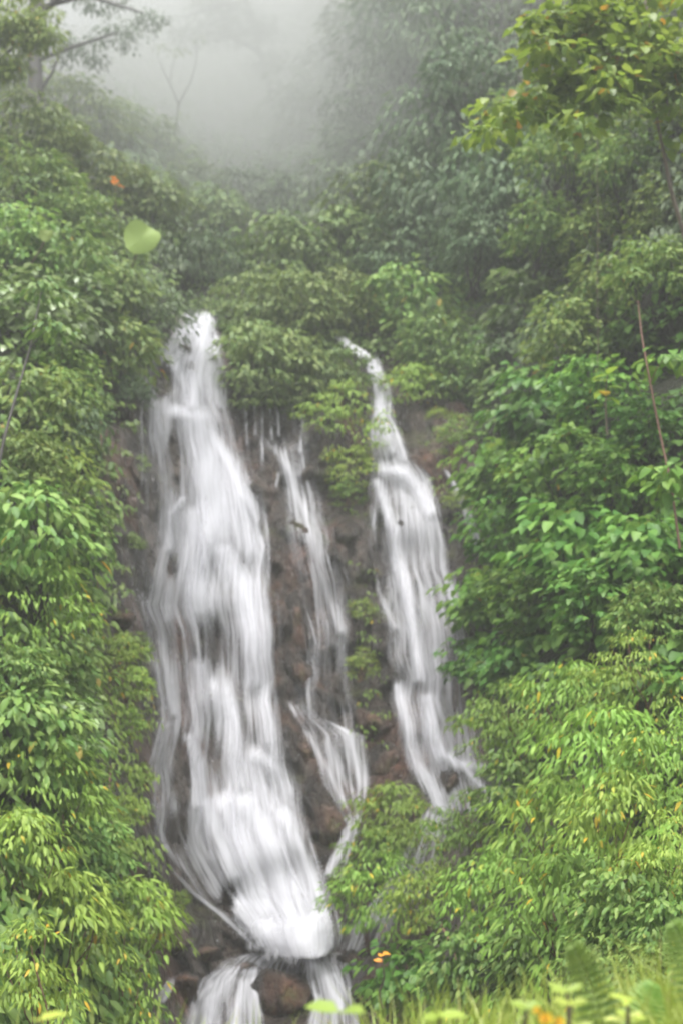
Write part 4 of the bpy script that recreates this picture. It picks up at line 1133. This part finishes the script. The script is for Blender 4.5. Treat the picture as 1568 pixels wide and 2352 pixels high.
# ------------------------------------------------------------------ huge lime leaves
def giant_leaf(px, py, y, w, h, tilt, label, name="elephant_ear_leaf"):
    """A broad rounded blade with a midrib fold and wavy rim, on a stalk."""
    n, mrad = 40, 8
    vs = [(0, 0, 0)]
    for i in range(1, mrad + 1):
        q = i / mrad
        for j in range(n):
            a = 2 * math.pi * j / n
            hxx = math.sin(a) ** 3; hzz = (13 * math.cos(a) - 5 * math.cos(2 * a) - 2 * math.cos(3 * a) - math.cos(4 * a)) / 15 + 0.1
            x = q * (0.3 * hxx + 0.7 * math.sin(a) + 0.02 * math.sin(7 * a)) * w / 2
            z = q * (0.35 * hzz + 0.65 * math.cos(a) + 0.02 * math.sin(6 * a + 1)) * h / 2
            yy = 0.1 * w * (abs(x) / (w / 2)) ** 1.5 * -0.6 + 0.05 * w * q * q * math.sin(3 * a + 1) + 0.12 * h * (z / h) ** 2
            vs.append((x, yy, z))
    fs = []
    v = np.array(vs)
    for j in range(n):
        fs.append((0, 1 + j, 1 + (j + 1) % n, 0))
    tri = np.array([(0, 1 + j, 1 + (j + 1) % n) for j in range(n)])
    quad = []
    for i in range(mrad - 1):
        for j in range(n):
            a, b = 1 + i * n + j, 1 + i * n + (j + 1) % n
            quad += [(a, a + n, b + n), (a, b + n, b)]
    f = np.concatenate([tri, np.array(quad)])
    c, s = math.cos(tilt), math.sin(tilt)
    v = np.stack([v[:, 0] * c - v[:, 2] * s, v[:, 1], v[:, 0] * s + v[:, 2] * c], 1)
    cc, ss = math.cos(-0.15), math.sin(-0.15)
    v = np.stack([v[:, 0], v[:, 1] * cc - v[:, 2] * ss, v[:, 1] * ss + v[:, 2] * cc], 1)
    top = P(px, py, y)
    base = P(px - 50, py + 90, y + 0.9)
    root = empty(name, base.tolist())
    tag(root, label, "plant", "giant leaves on the left slope")
    child_of(obj("blade", mesh("leaf_blade", v + top, f, True), M['giant']), root)
    sv, sf = tube(bend(base, top + np.array([0, 0.03, 0.15 * h]), 10, 0.05), np.linspace(0.02, 0.012, 10), 7)
    child_of(obj("stalk", mesh("leaf_stalk", sv, sf, True), M['twig_pale']), root)
giant_leaf(325, 546, 19.9, 0.6, 0.58, -0.55, "huge round lime green leaf on the left slope above the main fall")
giant_leaf(106, 540, 17.6, 0.2, 0.2, -0.1, "small round lime leaf among dark bushes at the left edge")

def big_sprig(px, py, y, n, L, Wd, mat, label, name, cat, group=None, up=0.2, stem_h=0.5):
    """A plant of a few big leaves round a stem."""
    r = np.random.default_rng(int(px * 7 + py))
    top = P(px, py, y)
    base = top - np.array([0, -0.15, stem_h])
    root = empty(name, base.tolist())
    tag(root, label, cat, group)
    sp = bend(base, top, 8, 0.04, 0, r)
    v, f = tube(sp, np.linspace(0.012, 0.005, 8), 6)
    child_of(obj("stem", mesh("sprig_stem", v, f, True), M['twig_pale']), root)
    ph = r.uniform(0, 2 * math.pi) + np.arange(n) * 2.4
    d = np.stack([np.cos(ph), np.sin(ph), r.uniform(-0.3, 0.3, n) + up], 1)
    pos = sp[-1 - (np.arange(n) // 2) % 5]
    v, f = leaves(pos, unit(d), np.stack([0.3 * np.cos(ph), 0.3 * np.sin(ph) - 0.4, np.ones(n)], 1), L * r.uniform(0.8, 1.15, n), Wd, 'oval', 0.25, 0.12)
    child_of(obj("leaves", mesh("sprig_leaves", v, f, True), M[mat]), root)
    return root
big_sprig(265, 412, 21.2, 3, 0.17, 0.14, 'orange', "single orange leaf cluster glowing on a misty bush at upper left", "orange_leaf_sprig", "leaves")
big_sprig(878, 2192, 13.2, 3, 0.09, 0.07, 'orange', "orange leaf lying by dark rocks right of the main base", "orange_leaf_sprig", "leaves")
big_sprig(1395, 860, 13.6, 9, 0.2, 0.13, 'bright', "light yellow-green shoot standing on top of the broad-leaved bank", "leafy_shoot", "plant", stem_h=0.6)

# ------------------------------------------------------------------ foreground on the bank
def bank_z(x, y):
    return float(bank_h(np.array(x), np.array(y)))
def build_grass():
    r = np.random.default_rng(77)
    vs, fs, n0 = [], [], 0
    n = 15000
    x = np.concatenate([r.uniform(-2.6, 3.0, n // 3), r.uniform(0.15, 2.4, n - n // 3)]); y = r.uniform(2.9, 5.2, n)
    want = np.interp(x, [-2.6, -0.7, -0.2, 0.05, 0.2, 0.5, 0.8, 1.1, 2.5], [0.66, 0.66, 0.64, 0.62, 0.66, 0.6, 0.58, 0.6, 0.62])
    # keep the tips at about the height the bank shows: taller towards the right
    h = want * r.uniform(0.55, 1.08, n) + 0.04 * (y - 3.5)
    z = bank_h(x, y) - 0.05
    lean = r.normal(0, 0.28, (n, 2)) + np.array([0.12, 0])
    az = r.uniform(0, math.pi, n)
    wd = r.uniform(0.005, 0.011, n)
    t = np.linspace(0, 1, 5)
    side = np.stack([np.cos(az), np.sin(az)], 1)
    cx = x[:, None] + lean[:, 0:1] * h[:, None] * t ** 2; cyy = y[:, None] + lean[:, 1:2] * h[:, None] * t ** 2
    cz = z[:, None] + h[:, None] * (t - 0.12 * np.linalg.norm(lean, axis=1)[:, None] * 2 * t ** 3)
    w = wd[:, None] * (1 - t ** 2) + 0.0005
    a = np.stack([cx - side[:, 0:1] * w, cyy - side[:, 1:2] * w, cz], -1); b = np.stack([cx + side[:, 0:1] * w, cyy + side[:, 1:2] * w, cz], -1)
    v = np.stack([a, b], 2).reshape(n, 10, 3)
    q = np.array([(2 * i, 2 * i + 1, 2 * i + 3, 2 * i + 2) for i in range(4)])
    f = (np.arange(n)[:, None, None] * 10 + q[None]).reshape(-1, 4)
    o = obj("grass", mesh("grass", v.reshape(-1, 3), f), M['grass'])
    tag(o, "tall bright grass on the near bank along the bottom edge", "grass", kind='stuff')
build_grass()

def fern(px, py, y, L, direction, label):
    """Arching fronds with paired pinnae, rising from the bank."""
    r = np.random.default_rng(int(px))
    tip = P(px, py, y)
    base = np.array([tip[0] + 0.12, y + 0.05, bank_z(tip[0], y)])
    root = empty("fern", base.tolist())
    tag(root, label, "fern")
    for k, (dx, dy, hh) in enumerate(direction):
        top = base + np.array([dx, dy, hh])
        t = np.linspace(0, 1, 26)
        mid = (base + top) / 2 + np.array([-dx * 0.15, 0, hh * 0.28])
        pts = ((1 - t) ** 2)[:, None] * base + (2 * t * (1 - t))[:, None] * mid + (t ** 2)[:, None] * top
        v, f = tube(pts, np.linspace(0.004, 0.0012, 26), 5)
        fr_ = child_of(obj("frond", mesh("frond_stalk", v, f, True), M['fern']), root)
        tang = unit(np.gradient(pts, axis=0))
        i = np.repeat(np.arange(7, 26), 2)
        sd = np.tile([-1, 1], 19)
        sid = unit(np.cross(tang[i], np.array([0.2, 1.0, 0.1]))) * sd[:, None]
        ll = 0.075 * np.sin(np.clip((i - 5) / 21, 0.05, 0.97) * math.pi) ** 0.7 + 0.012
        v, f = leaves(pts[i], unit(sid + tang[i] * 0.45 + np.array([0, 0, -0.25])), np.tile(np.array([[0, -0.7, 0.7]]), (38, 1)), ll, 0.022, 'pinna', 0.2, 0.05)
        child_of(obj("pinnae", mesh("frond_pinnae", v, f), M['fern']), root)
fern(1345, 2190, 4.3, 0.5, [(-0.16, -0.05, 0.68), (0.1, 0.05, 0.55), (-0.1, 0.1, 0.5)], "bright green fern with an arching frond behind the near grass")
fern(1560, 2130, 4.4, 0.5, [(0.02, 0.05, 0.82), (-0.14, -0.05, 0.66)], "tall pale fern at the right edge of the near bank")

def bank_plant(px, py, y, n, L, Wd, mat, label, name="broadleaf_weed", cat="plant", up=0.35):
    t_ = P(px, py, y)
    return big_sprig(px, py, y, n, L, Wd, mat, label, name, cat, "weeds on the near bank", up, stem_h=max(0.15, float(t_[2]) - bank_z(t_[0], y)))
bank_plant(780, 2325, 3.7, 6, 0.09, 0.06, 'fern', "bright broad leaf standing in front of the right lower cascade, bottom edge")
bank_plant(1300, 2280, 4.0, 16, 0.065, 0.028, 'grass', "pale pointed-leaf weed left of the near grass, below the fern")
bank_plant(1310, 2310, 3.8, 16, 0.055, 0.03, 'grass', "light green weed right behind the yellow flowers")
bank_plant(1210, 2318, 3.9, 16, 0.055, 0.036, 'grass', "rounded light green weed left of the yellow flowers")
bank_plant(1010, 2335, 4.0, 12, 0.08, 0.045, 'grass', "pale leafy weed at the bottom edge right of the lower cascade")
bank_plant(1440, 2300, 3.9, 18, 0.07, 0.024, 'grass', "pale narrow-leaved weed among the grass near the right corner")
bank_plant(90, 2345, 3.9, 7, 0.1, 0.04, 'grass', "pale weed at the bottom edge in the left corner")

def flower(px, py, y, rad, label):
    c = P(px, py, y)
    base = np.array([c[0] + 0.02, y + 0.02, bank_z(c[0], y)])
    root = empty("flower", base.tolist())
    tag(root, label, "flower", "yellow flowers on the near bank")
    v, f = tube(bend(base, c, 8, 0.03), np.linspace(0.004, 0.0025, 8), 5)
    child_of(obj("stem", mesh("flower_stem", v, f, True), M['fern']), root)
    n = 8
    a = np.arange(n) * 2 * math.pi / n
    d = np.stack([np.cos(a), np.full(n, -0.25), np.sin(a)], 1)
    for i in range(n):
        v, f = leaves(np.array([c]), unit(d[i:i + 1]), np.array([[0, -1.0, 0.4]]), rad, rad * 0.62, 'oval', 0.12, 0.05)
        child_of(obj("petal", mesh("petal", v, f, True), M['petal']), root)
    import bmesh
    bm = bmesh.new(); bmesh.ops.create_uvsphere(bm, u_segments=10, v_segments=6, radius=rad * 0.25)
    me = bpy.data.meshes.new("flower_centre"); bm.to_mesh(me); bm.free()
    o = obj("centre", me, M['orange']); o.location = c + np.array([0, -0.006, 0]); child_of(o, root)
flower(1252, 2340, 3.45, 0.019, "larger yellow flower at the bottom edge, middle of the three")
flower(1232, 2320, 3.55, 0.012, "small yellow bloom above and left of the larger yellow flower")
flower(1282, 2348, 3.4, 0.015, "yellow flower cut by the bottom edge, right of the larger one")

for o_ in bpy.data.objects:          # ropes of water: nobody could count them
    if o_.name.startswith("strands"): o_['kind'] = 'stuff'

# ------------------------------------------------------------------ haze
hb = np.array([(x, y, z) for x in (-39, 39) for y in (-13, 78) for z in (-2.4, 41)], float)
hf = np.array([(0, 1, 3, 2), (4, 6, 7, 5), (0, 4, 5, 1), (2, 3, 7, 6), (0, 2, 6, 4), (1, 5, 7, 3)])
m, nt, N, L = new_mat("haze_air")
out = N.new("ShaderNodeOutputMaterial"); vol = N.new("ShaderNodeVolumePrincipled")
vol.inputs['Color'].default_value = (0.97, 0.98, 0.97, 1)
vol.inputs['Density'].default_value = HAZE_DENSITY
vol.inputs['Anisotropy'].default_value = 0.1
L.new(vol.outputs[0], out.inputs['Volume'])
ho = obj("haze", mesh("haze", hb, hf), m)
tag(ho, "pale mist filling the ravine", "mist", kind='stuff')

# a bank of cloud lying in the head of the ravine, thickest in its middle
import bmesh
def mist_bank(name, centre, rad, density, seed, label):
    bm = bmesh.new()
    bmesh.ops.create_icosphere(bm, subdivisions=4, radius=1.0)
    for v_ in bm.verts:
        n_ = v_.co.normalized()
        k_ = 0.9 + 0.28 * noise.fractal(n_ * 1.1 + Vector((seed, 0, 0)), 1, 2, 3)
        v_.co = Vector((n_.x * rad[0] * k_, n_.y * rad[1] * k_, n_.z * rad[2] * k_))
    me_ = bpy.data.meshes.new(name); bm.to_mesh(me_); bm.free()
    mm_, nt_, N_, L_ = new_mat(name + "_air")
    o_ = N_.new("ShaderNodeOutputMaterial"); vv_ = N_.new("ShaderNodeVolumePrincipled")
    vv_.inputs['Color'].default_value = (0.68, 0.695, 0.685, 1)
    vv_.inputs['Density'].default_value = density
    vv_.inputs['Anisotropy'].default_value = 0.1
    L_.new(vv_.outputs[0], o_.inputs['Volume'])
    tag(obj(name, me_, mm_, loc=centre), label, "mist", kind='stuff')
mist_bank("mist", (-7, 48, 24.5), (14.5, 19, 13), MIST_DENSITY, 2.0, "bank of grey cloud filling the head of the ravine")
mist_bank("mist", (1.5, 33, 24), (9, 8, 10), 0.035, 5.0, "thin veil of cloud drifting in front of the high right slope")
mist_bank("mist", (-3.2, 29, 16.5), (5.5, 6, 3.6), 0.05, 8.0, "low wisp of cloud over the notch above the main waterfall")
